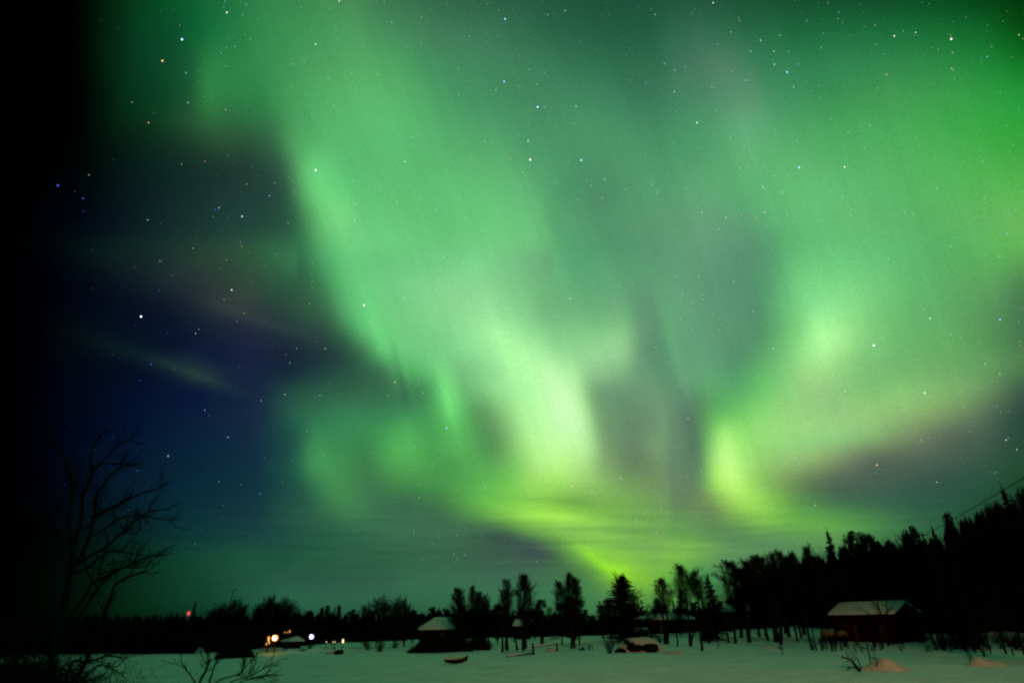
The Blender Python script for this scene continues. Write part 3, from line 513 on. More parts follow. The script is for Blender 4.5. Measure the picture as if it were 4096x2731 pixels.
STARS = """418,91,3.2,b 373,140,2.6,o 521,29,2.2,w 779,3,2,w 303,235,1.6,g 341,282,1.8,o 432,236,1.8,b 518,252,1.4,w 427,168,1.6,b 725,102,2,w 808,169,1.4,y 766,242,1.4,b 947,316,1.8,b 725,391,3,w 133,426,2.6,B 191,456,2,B 204,402,1.5,g 191,485,1.3,B 556,497,2.6,b 494,482,2,B 503,477,1.5,w 490,498,1.2,b 619,450,1.7,b 631,420,1.3,b 339,505,1.6,b 930,372,2,y 815,468,1.3,w 814,507,1.7,w 1002,481,1.7,b 912,463,1.2,w 662,512,1.4,o 532,666,2.2,w 324,727,3,w 365,667,1.5,B 836,701,3,w 929,682,1.8,b 989,651,1.5,b 1160,44,2.6,b 1158,188,2.6,b 1114,325,1.7,b 443,570,1.3,w 553,556,1.3,b 309,747,1.3,B 384,765,1.3,B 417,377,1.3,o 470,371,1.3,o 347,836,2,B 322,874,1.5,B 386,1047,1.6,w 666,833,1.5,b 907,877,2,y 747,801,1.5,y 654,906,1.5,w 892,909,1.4,w 1026,983,2.6,b 1089,773,1.2,b 951,825,1.2,w 682,800,1.2,w 1235,246,3.2,b 1250,246,1.3,w 1298,25,1.5,w 1638,7,2,w 1323,244,2,b 1213,324,2,w 1213,286,1.2,y 1218,367,3,w 1335,368,3,b 1601,282,2.2,w 1549,211,1.6,w 1484,191,1.5,b 1679,74,1.5,b 1747,93,1.7,w 1778,118,1.5,w 1724,118,1.4,w 1779,148,1.7,w 1808,166,2.6,b 2054,83,2,w 2103,75,1.6,w 2185,90,2.6,w 2185,158,1.6,b 2036,172,1.6,o 1682,164,1.3,o 1713,185,1.3,w 1709,338,1.7,b 1831,324,1.6,b 1835,385,2.8,b 1940,384,2.2,w 1986,339,1.5,b 1727,365,1.3,o 1700,386,1.5,o 1777,404,1.3,w 1753,430,1.7,w 1797,444,1.2,w 1482,353,1.3,o 1389,412,1.6,w 1357,427,1.6,o 1195,428,1.8,b 1217,427,1.4,b 1435,435,1.5,b 1509,438,1.5,b 1327,458,1.7,b 1612,488,1.6,w 1668,500,1.9,o 1756,488,1.9,o 1651,526,1.7,b 1954,494,1.6,b 2079,487,1.5,b 2152,433,1.4,w 2312,537,1.7,b 2183,566,1.3,w 2296,589,1.6,b 2136,731,2,w 2121,711,1.5,o 2297,734,2,b 2007,793,3,w 1604,634,1.5,w 1569,674,1.7,b 1589,696,1.5,b 1564,732,1.5,o 1729,714,1.6,b 1309,686,1.7,w 1281,726,1.6,b 1281,751,1.5,b 1453,652,1.3,w 1420,656,1.4,w 1413,819,1.7,b 1590,756,1.4,b 1506,798,1.4,w 1540,833,1.2,w 1776,800,1.6,y 1902,836,1.5,o 1942,899,1.6,w 2124,902,2.2,w 1580,961,1.5,w 1860,975,1.5,w 2311,1010,1.6,w 2014,1068,2.2,o 2152,1107,1.4,w 1425,1098,1.8,w 1315,1116,1.9,o 1872,1160,1.5,w"""
def build_stars():
    rng = random.Random(5)
    cm = dict(b=(.42, .62, 1.0), B=(.05, .09, .75), w=(.95, .98, 1.0), o=(1.0, .55, .28), y=(.85, 1.0, .6), g=(.3, .5, .35))
    L = []
    for s in STARS.split():
        x, y, r, c = s.split(',')
        r = float(r)
        L.append((P(float(x) * 1.7415, float(y) * 1.7415, 100), r * 0.54, cm[c], 0.55 + 0.45 * max(0, r - 1.3)))
    for i in range(2600):
        x, y = rng.uniform(100, 2600), rng.uniform(-300, 1290)
        if x > 1750 and y > 1100: continue
        if x < 450 and rng.random() < .75: continue
        if x < 650 and rng.random() < .4: continue
        if x < 950 and y > 700 and rng.random() < .65: continue
        q = rng.random() ** 3
        c = rng.choice(['b', 'b', 'b', 'w', 'y', 'o', 'b'])
        k = min(1, max(0.05, (x - 100) / 350))  # stars dimmed leftwards to follow the shade painted into the sky
        L.append((P(x * 1.7415, y * 1.7415, 100), 0.45 + 0.35 * q, cm[c], (0.28 + 0.35 * q) * k))
    # fainter ones over the rest of the sky
    for i in range(700):
        a, e = rng.uniform(50, 310) * D2R, math.asin(rng.uniform(0.05, 1))
        L.append((Vector((math.sin(a) * math.cos(e) * 100, math.cos(a) * math.cos(e) * 100, CAMZ + math.sin(e) * 100)), 0.6, cm['w'], 0.4))
    mb = MB(); cols = []
    for p, r, c, s in L:
        d = (p - Vector((0, 0, CAMZ))).normalized()
        C0 = Vector((0, 0, CAMZ)) + d * 2860
        R = r * 2860 / 1395.0
        e1 = d.cross(Vector((0, 0, 1))).normalized(); e2 = d.cross(e1)
        k = len(mb.v)
        mb.v += [C0 - d * R, C0 + d * R] + [C0 + e1 * (math.cos(t) * R) + e2 * (math.sin(t) * R) for t in [i * math.pi / 3 for i in range(6)]]
        for i in range(6):
            a, b = k + 2 + i, k + 2 + (i + 1) % 6
            mb.f += [(k, a, b), (k + 1, b, a)]
        cols += [[c[0] * s, c[1] * s, c[2] * s]] * 8
    m = bpy.data.materials.new('starlight'); m.use_nodes = True
    n = m.node_tree; n.nodes.clear()
    o = n.nodes.new('ShaderNodeOutputMaterial'); e = n.nodes.new('ShaderNodeEmission')
    a = n.nodes.new('ShaderNodeAttribute'); a.attribute_name = 'glow'
    e.inputs['Strength'].default_value = 1.9
    n.links.new(a.outputs['Vector'], e.inputs['Color']); n.links.new(e.outputs[0], o.inputs[0])
    m.cycles.emission_sampling = 'NONE'
    ob = mb.build('star_field', m, sky)
    at = ob.data.attributes.new('glow', 'FLOAT_VECTOR', 'POINT')
    at.data.foreach_set('vector', np.array(cols, dtype='f').ravel())
    ob['kind'] = 'stuff'
build_stars()

# ------------------------------------------------------------------ the snow field, one sheet to the horizon
def build_ground():
    az = list(np.arange(-180, -56, 4)) + list(np.arange(-56, 56, 0.5)) + list(np.arange(56, 180, 4))
    rs = [0.0, 4, 8, 12, 16, 20, 24, 28]
    while rs[-1] < 220: rs.append(rs[-1] * 1.012 + 0.12)
    while rs[-1] < 2850: rs.append(min(2850, rs[-1] * 1.25))
    na = len(az)
    V = [(0, 0, terrain(0, 0.01))]
    for r in rs[1:]:
        for a in az:
            x, y = math.sin(a * D2R) * r, math.cos(a * D2R) * r
            V.append((x, y, terrain(x, y)))
    F = [(0, 1 + (i + 1) % na, 1 + i) for i in range(na)]
    for j in range(len(rs) - 2):
        for i in range(na):
            a, b = 1 + j * na + i, 1 + j * na + (i + 1) % na
            F.append((a, b, b + na, a + na))
    me = bpy.data.meshes.new('snow_field'); me.from_pydata(V, [], F)
    me.polygons.foreach_set('use_smooth', [True] * len(F))
    me.materials.append(M['snow'])
    o = bpy.data.objects.new('snow_field', me); COL.objects.link(o)
    tag(o, 'snow covered open field under the green northern lights', kind='structure')
build_ground()

# ------------------------------------------------------------------ tree prototypes (nominal height 10 m)
def rvec(rng):
    return Vector((rng.gauss(0, 1), rng.gauss(0, 1), rng.gauss(0, 1))).normalized()

SPRAY = 0
def grow(mb, rng, p, d, L, r, depth, up, spread, nk, rmin):
    n = 3
    pts, rs = [p.copy()], [r]
    q = p.copy(); dd = d.copy()
    for i in range(n):
        dd = (dd + rvec(rng) * 0.16 + Vector((0, 0, up))).normalized()
        q = q + dd * (L / n)
        pts.append(q.copy()); rs.append(max(rmin, r * (1 - 0.75 * (i + 1) / n)))
        if depth > 0:
            for _ in range(nk):
                sd_ = (dd + rvec(rng) * spread).normalized()
                grow(mb, rng, q.copy(), sd_, L * rng.uniform(0.42, 0.62), rs[-1] * 0.7 + rmin * .3, depth - 1, up, spread, nk, rmin)
    mb.tube(pts, rs, 3, cap=False)
    if depth == 0 and SPRAY:
        for k in range(SPRAY):
            t = rng.random(); i = min(n - 1, int(t * n)); b = pts[i].lerp(pts[i + 1], t * n - i)
            e = (dd + rvec(rng) * .75).normalized() * (L * rng.uniform(.45, 1.0))
            s_ = rvec(rng) * (rmin * .75)
            mb.tri(b - s_, b + s_, b + e)

PROTO = {}
def reg(name, kind, trunk, crown, tm, cm):
    root = bpy.data.objects.new(kind, None)
    t = trunk.build('trunk', tm); c = crown.build('crown', cm)
    xs = [abs(v.x) for v in crown.v]; xs.sort()
    w0 = 2 * xs[int(len(xs) * 0.97)]
    h0 = max(v.z for v in crown.v + trunk.v)
    PROTO[name] = (kind, t.data, c.data, w0, h0)
    bpy.data.objects.remove(t); bpy.data.objects.remove(c); bpy.data.objects.remove(root)

def wob_trunk(rng, H, lean=0.0, r=0.13, n=8):
    pts, rs = [], []
    x = y = 0
    for i in range(n + 1):
        t = i / n
        pts.append(Vector((x, y, t * H - (0.3 if i == 0 else 0))))
        rs.append(r * (1 - 0.85 * t) + 0.015)
        x += rng.gauss(lean * H / n, 0.07); y += rng.gauss(0, 0.07)
    return pts, rs

def at(pts, t):
    k = t * (len(pts) - 1); i = min(len(pts) - 2, int(k)); f = k - i
    return pts[i] * (1 - f) + pts[i + 1] * f

def bare(name, seed, kind='bare_tree', H=10, z0=0.2, stems=1, wide=1.0, up=0.10, n1=16, spread=0.55, rmin=0.013, depth=2, nk=2, prof=None, fork=0.0):
    rng = random.Random(seed)
    tr, cr = MB(), MB()
    for s_ in range(stems):
        off = Vector((rng.uniform(-.25, .25) * wide, rng.uniform(-.25, .25) * wide, 0)) if stems > 1 else Vector((0, 0, 0))
        hh = H * (1 if s_ == 0 else rng.uniform(.82, .96))
        pts, rs = wob_trunk(rng, hh, lean=(0 if stems == 1 else rng.uniform(-fork - .03, fork + .03)), r=0.13 if stems < 3 else .09)
        pts = [p + off for p in pts]
        tr.tube(pts, rs, 6)
        for i in range(n1):
            t = z0 + (0.98 - z0) * (i + rng.random()) / n1
            a = rng.uniform(0, 6.283)
            pr = prof(t) if prof else math.sin(min(1, (t - z0) / (1 - z0) * 0.85 + 0.15) * math.pi) ** 0.7
            L = wide * (0.5 + pr * 1.1) * rng.uniform(0.7, 1.15)
            d = Vector((math.cos(a), math.sin(a), 0.55 + 0.9 * t)).normalized()
            grow(cr, rng, at(pts, t), d, L, 0.034 * (1.2 - t), depth, up, spread, nk, rmin)
        # the finest twigs, filling the outline of the crown
        for i in range(int(FUZZ / stems)):
            q = rng.random() ** .85
            t = z0 + (1.02 - z0) * q
            env = prof(t) * .9 if prof else (math.sin(min(1, (q * .93 + .05)) ** .85 * math.pi) ** .65) * (.82 + .25 * math.sin(q * 9 + seed) * math.cos(q * 17 + seed))
            a = rng.uniform(0, 6.283)
            rr = wide * 1.25 * max(.05, env) * rng.random() ** .5 * (1 + .25 * math.sin(3 * a + q * 11 + seed))
            c = at(pts, max(0, min(.999, t)))
            b = c + Vector((math.cos(a) * rr, math.sin(a) * rr, rng.uniform(-.2, .2)))
            d = (Vector((math.cos(a) * .8, math.sin(a) * .8, .9)) + rvec(rng) * .6).normalized() * rng.uniform(.35, .9)
            s2 = Vector((-math.sin(a), math.cos(a), rng.uniform(-.4, .4))) * rng.uniform(.008, .017)
            cr.tri(b - s2, b + s2, b + d)
    reg(name, kind, tr, cr, M['bark'], M['twig'])

def spruce(name, seed, H=10, R=1.6, levels=34, droop=-0.25, loose=0.25, kind='spruce_tree', dens=11, z0=0.06, power=0.9):
    rng = random.Random(seed)
    tr, cr = MB(), MB()
    pts, rs = wob_trunk(rng, H, 0, .13); tr.tube(pts, rs, 6)
    for l in range(levels):
        t = z0 + (1 - z0) * (l / levels)
        rad = R * (1 - t) ** power * (1 + .12 * math.sin(l * 2.1)) + 0.06
        c = at(pts, min(.999, t))
        for k in range(dens):
            a = rng.uniform(0, 6.283)
            L = rad * rng.uniform(1 - loose * 1.6, 1 + loose)
            d = Vector((math.cos(a), math.sin(a), droop + rng.uniform(-.1, .1)))
            side = Vector((-math.sin(a), math.cos(a), 0))
            c2 = c + Vector((0, 0, rng.uniform(-.15, .15)))
            tip = c2 + d * L + Vector((0, 0, L * 0.12))
            m = 5
            for j in range(m):
                f = (j + .4) / m
                b0 = c2 + (tip - c2) * f
                ww = 0.10 + 0.30 * L * (1 - f) * 0.5
                for sg in (-1, 1):
                    e = b0 + side * (sg * ww * rng.uniform(.7, 1.2)) + d * (0.22 * L / m + .08) + Vector((0, 0, rng.uniform(-.16, .04)))
                    cr.tri(b0 - d * 0.06, b0 + d * (L / m * .9), e)
                cr.tri(b0, b0 + d * (L / m), b0 + d * (L / m * .5) + Vector((0, 0, -.18 - .1 * rng.random())))
    cr.tube([at(pts, .93), at(pts, 1) + Vector((0, 0, .35))], [.05, .015], 3)
    reg(name, kind, tr, cr, M['bark'], M['needle'])

def clumpy(name, seed, H=10, R=2.4, kind='pine_tree', z0=0.3, n=26, per=150, cs=.75):
    rng = random.Random(seed)
    tr, cr = MB(), MB()
    pts, rs = wob_trunk(rng, H * .95, 0, .16); tr.tube(pts, rs, 6)
    for i in range(n):
        t = z0 + (1 - z0) * (i + rng.random()) / n
        q = (t - z0) / (1 - z0)
        rad = R * (math.sin((0.12 + .80 * q) * math.pi) ** .6)
        a = rng.uniform(0, 6.283); rr = rad * math.sqrt(rng.random()) * .75
        c = at(pts, min(.999, t)) + Vector((math.cos(a) * rr, math.sin(a) * rr, 0))
        cr.tube([at(pts, max(0, min(.99, t - .08))), c], [.05, .02], 3)
        s_ = cs * rng.uniform(.7, 1.25)
        for k in range(per):
            p = c + rvec(rng) * (s_ * rng.random() ** .45)
            u, v = rvec(rng) * .13, rvec(rng) * .13
            cr.tri(p - u, p + u, p + v * 1.8)
    reg(name, kind, tr, cr, M['bark'], M['needle'])

def bushp(name, seed, H=2.0, n=26, spread=.5, kind='shrub', lean=0.0, depth=1, rmin=.009, r=.018):
    rng = random.Random(seed)
    tr, cr = MB(), MB()
    for i in range(n):
        a = rng.uniform(0, 6.283)
        p = Vector((rng.gauss(0, .12), rng.gauss(0, .12), -.1))
        d = Vector((math.cos(a) * spread * rng.random() + lean, math.sin(a) * spread * rng.random(), 1)).normalized()
        L = H * rng.uniform(.55, 1)
        b = MB()
        grow(cr, rng, p, d, L, r, depth, .02, .35, 1, rmin)
    k = MB(); k.tube([Vector((0, 0, -.2)), Vector((0, 0, .25))], [.05, .03], 5)
    reg(name, kind, k, cr, M['bark'], M['twig'])

SPRAY = 5
FUZZ = 4800
bare('birch_a', 11, 'birch_tree', n1=26, wide=.95, up=.16, spread=.5, depth=2, z0=.28)
bare('birch_b', 12, 'birch_tree', n1=26, wide=1.0, up=.14, spread=.55, z0=.22)
bare('birch_c', 13, 'birch_tree', stems=3, n1=16, wide=.8, up=.18, spread=.5, z0=.2, fork=.05)
bare('birch_d', 14, 'birch_tree', stems=2, n1=18, wide=.9, up=.16, spread=.5, z0=.3, fork=.04)
bare('round_a', 21, n1=22, wide=1.9, up=.08, spread=.62, z0=.25)
bare('round_b', 22, stems=2, n1=16, wide=1.8, up=.08, spread=.62, z0=.3, fork=.12)
bare('round_c', 23, stems=4, n1=11, wide=1.5, up=.1, spread=.6, z0=.15, fork=.2)
bare('fork_a', 31, stems=2, n1=10, wide=1.2, up=.10, spread=.6, z0=.5, fork=.16)
bare('thin_a', 32, n1=16, wide=1.0, up=.10, spread=.7, z0=.35, nk=2)
bare('plume_a', 33, n1=24, wide=.75, up=.25, spread=.4, z0=.15, nk=2)
bare('larch_a', 34, 'larch_tree', n1=46, wide=1.6, up=.05, spread=.5, z0=.1, prof=lambda t: 1.6 * (1.02 - t) ** .8)
bare('dense_a', 35, stems=3, n1=20, wide=1.9, up=.12, spread=.55, z0=.1, fork=.15, nk=2)
bare('dense_b', 36, stems=2, n1=30, wide=1.7, up=.16, spread=.5, z0=.08, fork=.1, nk=2)
SPRAY = 3
spruce('spruce_a', 41, R=1.9)
spruce('spruce_b', 42, R=1.3, loose=.35)
spruce('spruce_c', 43, R=2.4, loose=.4, droop=-.1, power=.75, levels=56, dens=12)
clumpy('pine_a', 51); clumpy('pine_b', 52, R=2.0, z0=.15, n=30)
bushp('bush_a', 61); bushp('bush_b', 62, n=16, spread=.3, lean=-.15); bushp('bush_c', 63, n=34, spread=.9); bushp('reed_a', 64, n=22, spread=.16, lean=-.12, depth=0)
bushp('sapling_a', 65, H=3, n=2, spread=.1, depth=2, r=.03)
SPRAY = 0

NT = 0
def plant(proto, loc, Wm, Hm, label, cat, group=None, rz=None):
    global NT
    NT += 1
    kind, tm, cm, w0, h0 = PROTO[proto]
    r = bpy.data.objects.new(kind, None); COL.objects.link(r)
    r.location = loc
    sx = Wm / w0
    r.scale = (sx, sx, Hm / h0)
    r.rotation_euler = (0, 0, rz if rz is not None else (NT * 2.399) % 6.283)
    r.empty_display_size = .2
    tag(r, label, cat, group)
    for nm, me in (('trunk', tm), ('crown', cm)):
        c = bpy.data.objects.new(nm, me); COL.objects.link(c); c.parent = r
    return r

def tree(px, top, wpx, D, proto, label, cat='tree', group=None, rz=None, hs=1.0):
    """tree whose tip shows at (px, top), crown wpx photo pixels wide, standing D metres away"""
    t = P(px, top, D)
    z = terrain(t.x, t.y) - .05
    if proto[:5] in ('birch', 'thin_', 'plume', 'fork_'): wpx *= 1.25
    return plant(proto, (t.x, t.y, z), wpx * pxm(D, px), (t.z - z) * hs, label, cat, group, rz)

GL = 'trees along the far side of the snow field'
T = [
 (785, 2395, 26, 190, 'spruce_b', 'thin lone spruce just right of the red light on the far left skyline'),
 (868, 2422, 80, 150, 'dense_b', 'low bare tree at the left foot of the left skyline clump'),
 (905, 2393, 125, 145, 'dense_a', 'broad bare bushy tree under the leaning antenna on the left'),
 (962, 2378, 95, 150, 'dense_b', 'fan shaped bare tree, right of the leaning antenna'),
 (1045, 2396, 70, 150, 'dense_a', 'bare tree on the left shoulder of the dense clump behind the orange lamp'),
 (1072, 2370, 70, 150, 'dense_b', 'upright feathery birch, left of the tallest in the clump behind the orange lamp'),
 (1102, 2362, 66, 148, 'dense_b', 'tallest feathery birch of the clump behind the orange lamp'),
 (1134, 2372, 70, 152, 'dense_b', 'bare tree just right of the tallest in the clump behind the orange lamp'),
 (1166, 2382, 76, 148, 'dense_a', 'spreading bare tree at the right shoulder of the clump behind the orange lamp'),
 (1196, 2422, 60, 150, 'dense_a', 'low sloping tree right of the clump behind the orange lamp'),
 (1236, 2438, 52, 160, 'pine_a', 'small dome shaped tree above the white lamp'),
 (1285, 2422, 26, 165, 'plume_a', 'small pointed tree, first of the row of small tips right of the white lamp'),
 (1322, 2414, 28, 165, 'plume_a', 'small pointed tree, second of the row of small tips right of the white lamp'),
 (1340, 2418, 20, 168, 'spruce_b', 'small pointed tree, third of the row of small tips right of the white lamp'),
 (1361, 2413, 24, 163, 'plume_a', 'small pointed tree, last and sharpest of the row of small tips'),
 (1412, 2434, 45, 165, 'pine_b', 'low dome shaped tree left of the big spreading willow'),
 (1475, 2402, 90, 128, 'dense_b', 'left lower side tree of the big spreading willow clump'),
 (1530, 2366, 125, 122, 'dense_a', 'tallest spreading crown of the bare willow clump left of the snowy hip roof'),
 (1591, 2370, 80, 124, 'dense_a', 'second crown of the bare willow clump, right of its tallest'),
 (1626, 2373, 52, 128, 'dense_b', 'narrow crown at the right end of the bare willow clump'),
 (1655, 2435, 50, 150, 'pine_b', 'low tree in the dip left of the snowy hip roof'),
 (1738, 2424, 62, 160, 'pine_a', 'round dark pine right above the snowy hip roof'),
 (1785, 2430, 44, 150, 'pine_b', 'small round pine right of the one above the snowy hip roof'),
 (1838, 2340, 66, 118, 'birch_b', 'tall bare birch, first left in the group right of the snowy hip roof'),
 (1862, 2400, 100, 123, 'dense_b', 'dense bare crown hiding the right half of the snowy hip roof'),
 (1925, 2412, 100, 126, 'dense_a', 'dense low crown right of the one hiding the hip roof'),
 (1893, 2328, 44, 122, 'thin_a', 'thin pale birch with the highest tip in the group right of the hip roof'),
 (1914, 2356, 44, 124, 'birch_a', 'bare birch close right of the thin highest one'),
 (1948, 2362, 60, 128, 'fork_a', 'wispy fan shaped bare tree left of the two columnar birches'),
 (1990, 2410, 50, 132, 'pine_b', 'low dark tree in front of the wispy fan shaped tree'),
 (2020, 2303, 62, 106, 'birch_d', 'columnar birch with twin trunk, left of two matching birches in mid field'),
 (2097, 2283, 72, 108, 'birch_a', 'columnar birch, taller right one of two matching birches in mid field'),
 (2168, 2393, 66, 140, 'pine_a', 'dark conical pine between the columnar birches and the triple birch'),
 (2135, 2430, 60, 150, 'pine_b', 'low dark tree at the foot of the taller columnar birch'),
 (2236, 2312, 48, 112, 'birch_b', 'left stem of the triple birch in mid field'),
 (2273, 2278, 48, 112, 'birch_a', 'tallest middle stem of the triple birch in mid field'),
 (2303, 2296, 50, 114, 'birch_b', 'right stem of the triple birch in mid field'),
 (2285, 2384, 110, 118, 'pine_b', 'dense dark pine at the foot of the triple birch'),
 (2337, 2434, 36, 150, 'pine_a', 'small round tree just right of the triple birch'),
 (2404, 2410, 46, 130, 'thin_a', 'small wispy bare tree at the left foot of the big larch'),
 (2430, 2386, 52, 128, 'birch_b', 'side tree leaning on the left flank of the big larch'),
 (2477, 2276, 152, 116, 'larch_a', 'big pyramid shaped larch against the yellow green glow'),
 (2482, 2292, 150, 117, 'spruce_c', 'dark spruce inside the lower body of the big larch'),
 (2608, 2410, 60, 126, 'round_a', 'low bare crown in front of the left part of the long snowy roof'),
 (2712, 2425, 54, 128, 'thin_a', 'slim bare tree in front of the right part of the long snowy roof'),
 (2563, 2425, 30, 152, 'spruce_b', 'tiny spruce right of the big larch'),
 (2628, 2384, 74, 144, 'spruce_c', 'squat dark spruce above the long snowy roof'),
 (2648, 2300, 80, 142, 'thin_a', 'slender bare tree leaning left behind the squat spruce'),
 (2690, 2390, 22, 143, 'spruce_b', 'very narrow small spruce left of the forked bare tree'),
 (2716, 2340, 46, 145, 'spruce_a', 'dark spruce at the foot of the forked bare tree'),
 (2722, 2243, 74, 142, 'thin_a', 'tallest bare crown of the forked tree left of the pointed spruce'),
 (2790, 2258, 84, 142, 'fork_a', 'right spreading limb tree of the forked pair left of the pointed spruce'),
 (2775, 2402, 46, 146, 'pine_b', 'small dome shaped tree left of the pointed spruce'),
 (2830, 2287, 86, 112, 'spruce_a', 'sharply pointed dark spruce standing clear against the sky'),
 (2808, 2390, 40, 110, 'spruce_b', 'small spruce at the left foot of the pointed spruce'),
 (2915, 2230, 112, 120, 'birch_b', 'wide bare birch right of the pointed spruce'),
 (2880, 2400, 60, 148, 'spruce_c', 'low dark spruce right of the pointed spruce'),
]
for (px, top, wp, D, pr, lb) in T:
    tree(px, top, wp, D, pr, lb, group=GL)
GW = 'bare trees of the dark wood rising to the right'
W = [
 (2958, 2262, 70, 147, 'birch_a', 'shorter bare birch in the gap right of the wide bare birch'),
 (2985, 2222, 74, 122, 'thin_a', None), (3012, 2204, 70, 112, 'birch_b', None), (3040, 2212, 60, 118, 'birch_a', None),
 (3066, 2192, 66, 114, 'round_a', None), (3090, 2190, 60, 120, 'birch_c', None), (3118, 2182, 56, 110, 'thin_a', None),
 (3140, 2205, 60, 118, 'birch_b', None), (3166, 2192, 50, 112, 'birch_a', 'bare tree with a dark rounded tip among the wood left of the barn'),
 (3190, 2230, 60, 114, 'round_a', None), (3213, 2163, 60, 116, 'thin_a', 'bare birch whose thin tip stands out above the wood left of the barn'),
 (3240, 2205, 56, 112, 'birch_b', None), (3268, 2188, 60, 118, 'round_a', None),
 (3302, 2104, 62, 114, 'spruce_b', 'tall spruce with the highest thin tip above the snowy barn'),
 (3335, 2160, 66, 118, 'round_b', None), (3357, 2170, 56, 116, 'spruce_c', 'stout spruce right beside the tall thin tipped one'),
 (3398, 2128, 70, 118, 'pine_a', None), (3424, 2116, 90, 116, 'pine_b', 'broad dense crown right of the tall thin tipped spruce'),
 (3460, 2128, 80, 114, 'pine_a', None), (3510, 2150, 66, 112, 'birch_c', None), (3545, 2142, 66, 110, 'round_a', None),
 (3576, 2122, 60, 108, 'round_b', None), (3606, 2108, 50, 104, 'birch_b', None), (3645, 2098, 66, 104, 'pine_b', None), (3676, 2112, 60, 102, 'round_c', None),
 (3724, 2083, 54, 98, 'spruce_a', 'dark spruce where the cable enters the trees'),
 (3752, 2125, 50, 96, 'round_a', None), (3790, 2042, 60, 92, 'pine_a', None), (3836, 2022, 66, 90, 'round_b', None), (3870, 2042, 66, 88, 'round_a', None),
 (3905, 2024, 60, 84, 'birch_b', None), (3935, 2005, 66, 82, 'round_c', None), (3965, 1990, 60, 80, 'birch_a', None),
 (3999, 1922, 80, 76, 'spruce_b', 'highest spruce under the cable at the right edge'),
 (4035, 1955, 66, 76, 'round_b', None), (4062, 1935, 70, 74, 'birch_b', None), (4092, 1955, 70, 72, 'round_a', None), (4130, 1940, 80, 72, 'round_b', None),
 (4180, 1930, 90, 70, 'pine_b', None), (4240, 1900, 90, 68, 'round_a', None),
]
for (px, top, wp, D, pr, lb) in W:
    if px > 4120: continue
    tree(px, top, wp * 1.15, D, pr, lb or ('bare or dense dark tree in the packed wood that climbs to the right'), group=GW)

# ------------------------------------------------------------------ the dark wood behind: one mass nobody can count
PROF = [(-300, 2452), (850, 2450), (1000, 2437), (1200, 2442), (1450, 2448), (1700, 2440), (1900, 2424), (2100, 2428), (2200, 2440), (2350, 2456), (2500, 2448),
        (2600, 2430), (2750, 2414), (2870, 2404), (2950, 2360), (3000, 2300), (3100, 2275), (3200, 2238), (3300, 2190), (3400, 2158), (3600, 2148), (3750, 2132), (3820, 2068),
        (3900, 2050), (4000, 2000), (4096, 1985), (4500, 1960)]
EDGE = [(-300, 2622), (500, 2614), (700, 2616), (850, 2612), (1000, 2600), (1200, 2583), (1400, 2568), (1640, 2560), (2000, 2549), (2300, 2545), (2500, 2537), (2700, 2531),
        (2900, 2520), (3050, 2512), (3150, 2503), (3250, 2516), (3400, 2535), (3650, 2540), (3800, 2532), (4096, 2536), (4500, 2540)]
def lerp(tab, x):
    return float(np.interp(x, [t[0] for t in tab], [t[1] for t in tab]))

def wood():
    rng = random.Random(77)
    mb = MB()
    for row in range(7):
        px = -280.0
        while px < 4450:
            e = G(px, lerp(EDGE, px), 230)
            r0 = math.hypot(e.x, e.y)
            D = r0 + 3 + row * 7 + rng.uniform(-2, 2)
            if px > 3350: D = max(D, 122 + row * 6 - (px - 3350) * .055)
            top = lerp(PROF, px) + (14 if row < 5 else 4) + (rng.uniform(-10, 22) if px > 900 else rng.uniform(-3, 9)) + (40 if row == 0 else (18 if row == 1 else 0))
            tp = P(px, top, D)
            z = terrain(tp.x, tp.y)
            H = max(1.5, tp.z - z)
            Rr = rng.uniform(1.5, 2.6) if H < 9 else rng.uniform(2.2, 3.4)
            conif = rng.random() < (.45 if px < 2900 else .12)
            nl = 5 + int(H / 2)
            for l in range(nl):
                t0 = l / nl
                zz = z - .3 + H * t0 * .93
                rad = (Rr * (1 - t0) ** .8 if conif else Rr * (1 - max(0, t0 - .35) / .65 * .8)) + .15
                hh = H / nl * 1.9
                if l == nl - 1: hh = z + H - zz
                k = len(mb.v); ns = 11
                cxo, cyo = rng.uniform(-.3, .3), rng.uniform(-.3, .3)
                mb.v.append(Vector((tp.x + cxo * .3, tp.y + cyo * .3, zz + hh)))
                for i in range(ns):
                    a = 2 * math.pi * i / ns + rng.uniform(-.2, .2)
                    rr = rad * (rng.uniform(.75, 1.25) if i % 2 else rng.uniform(.45, .8))
                    mb.v.append(Vector((tp.x + cxo + math.cos(a) * rr, tp.y + cyo + math.sin(a) * rr, zz + rng.uniform(-.25, .25))))
                for i in range(ns):
                    mb.f.append((k, k + 1 + i, k + 1 + (i + 1) % ns))
            # loose sprays breaking the outline
            for q in range(60 if px < 2900 else 130):
                a = rng.uniform(0, 6.28); t = rng.random() ** .6
                rr = Rr * (1 - t * .8) * rng.uniform(.6, 1.2)
                p = Vector((tp.x + math.cos(a) * rr, tp.y + math.sin(a) * rr, z + H * (t * 1.0)))
                d = Vector((math.cos(a) * .3, math.sin(a) * .3, rng.uniform(.1, .8))).normalized() * rng.uniform(.3, .9)
                s_ = Vector((-math.sin(a), math.cos(a), 0)) * .05
                mb.tri(p - s_, p + s_, p + d)
            px += max(9, Rr * 1.15 / pxm(D, px))
    o = mb.build('woods', M['needle'])
    tag(o, 'dark unbroken mass of wood beyond the snow field', 'woods', kind='stuff')
wood()

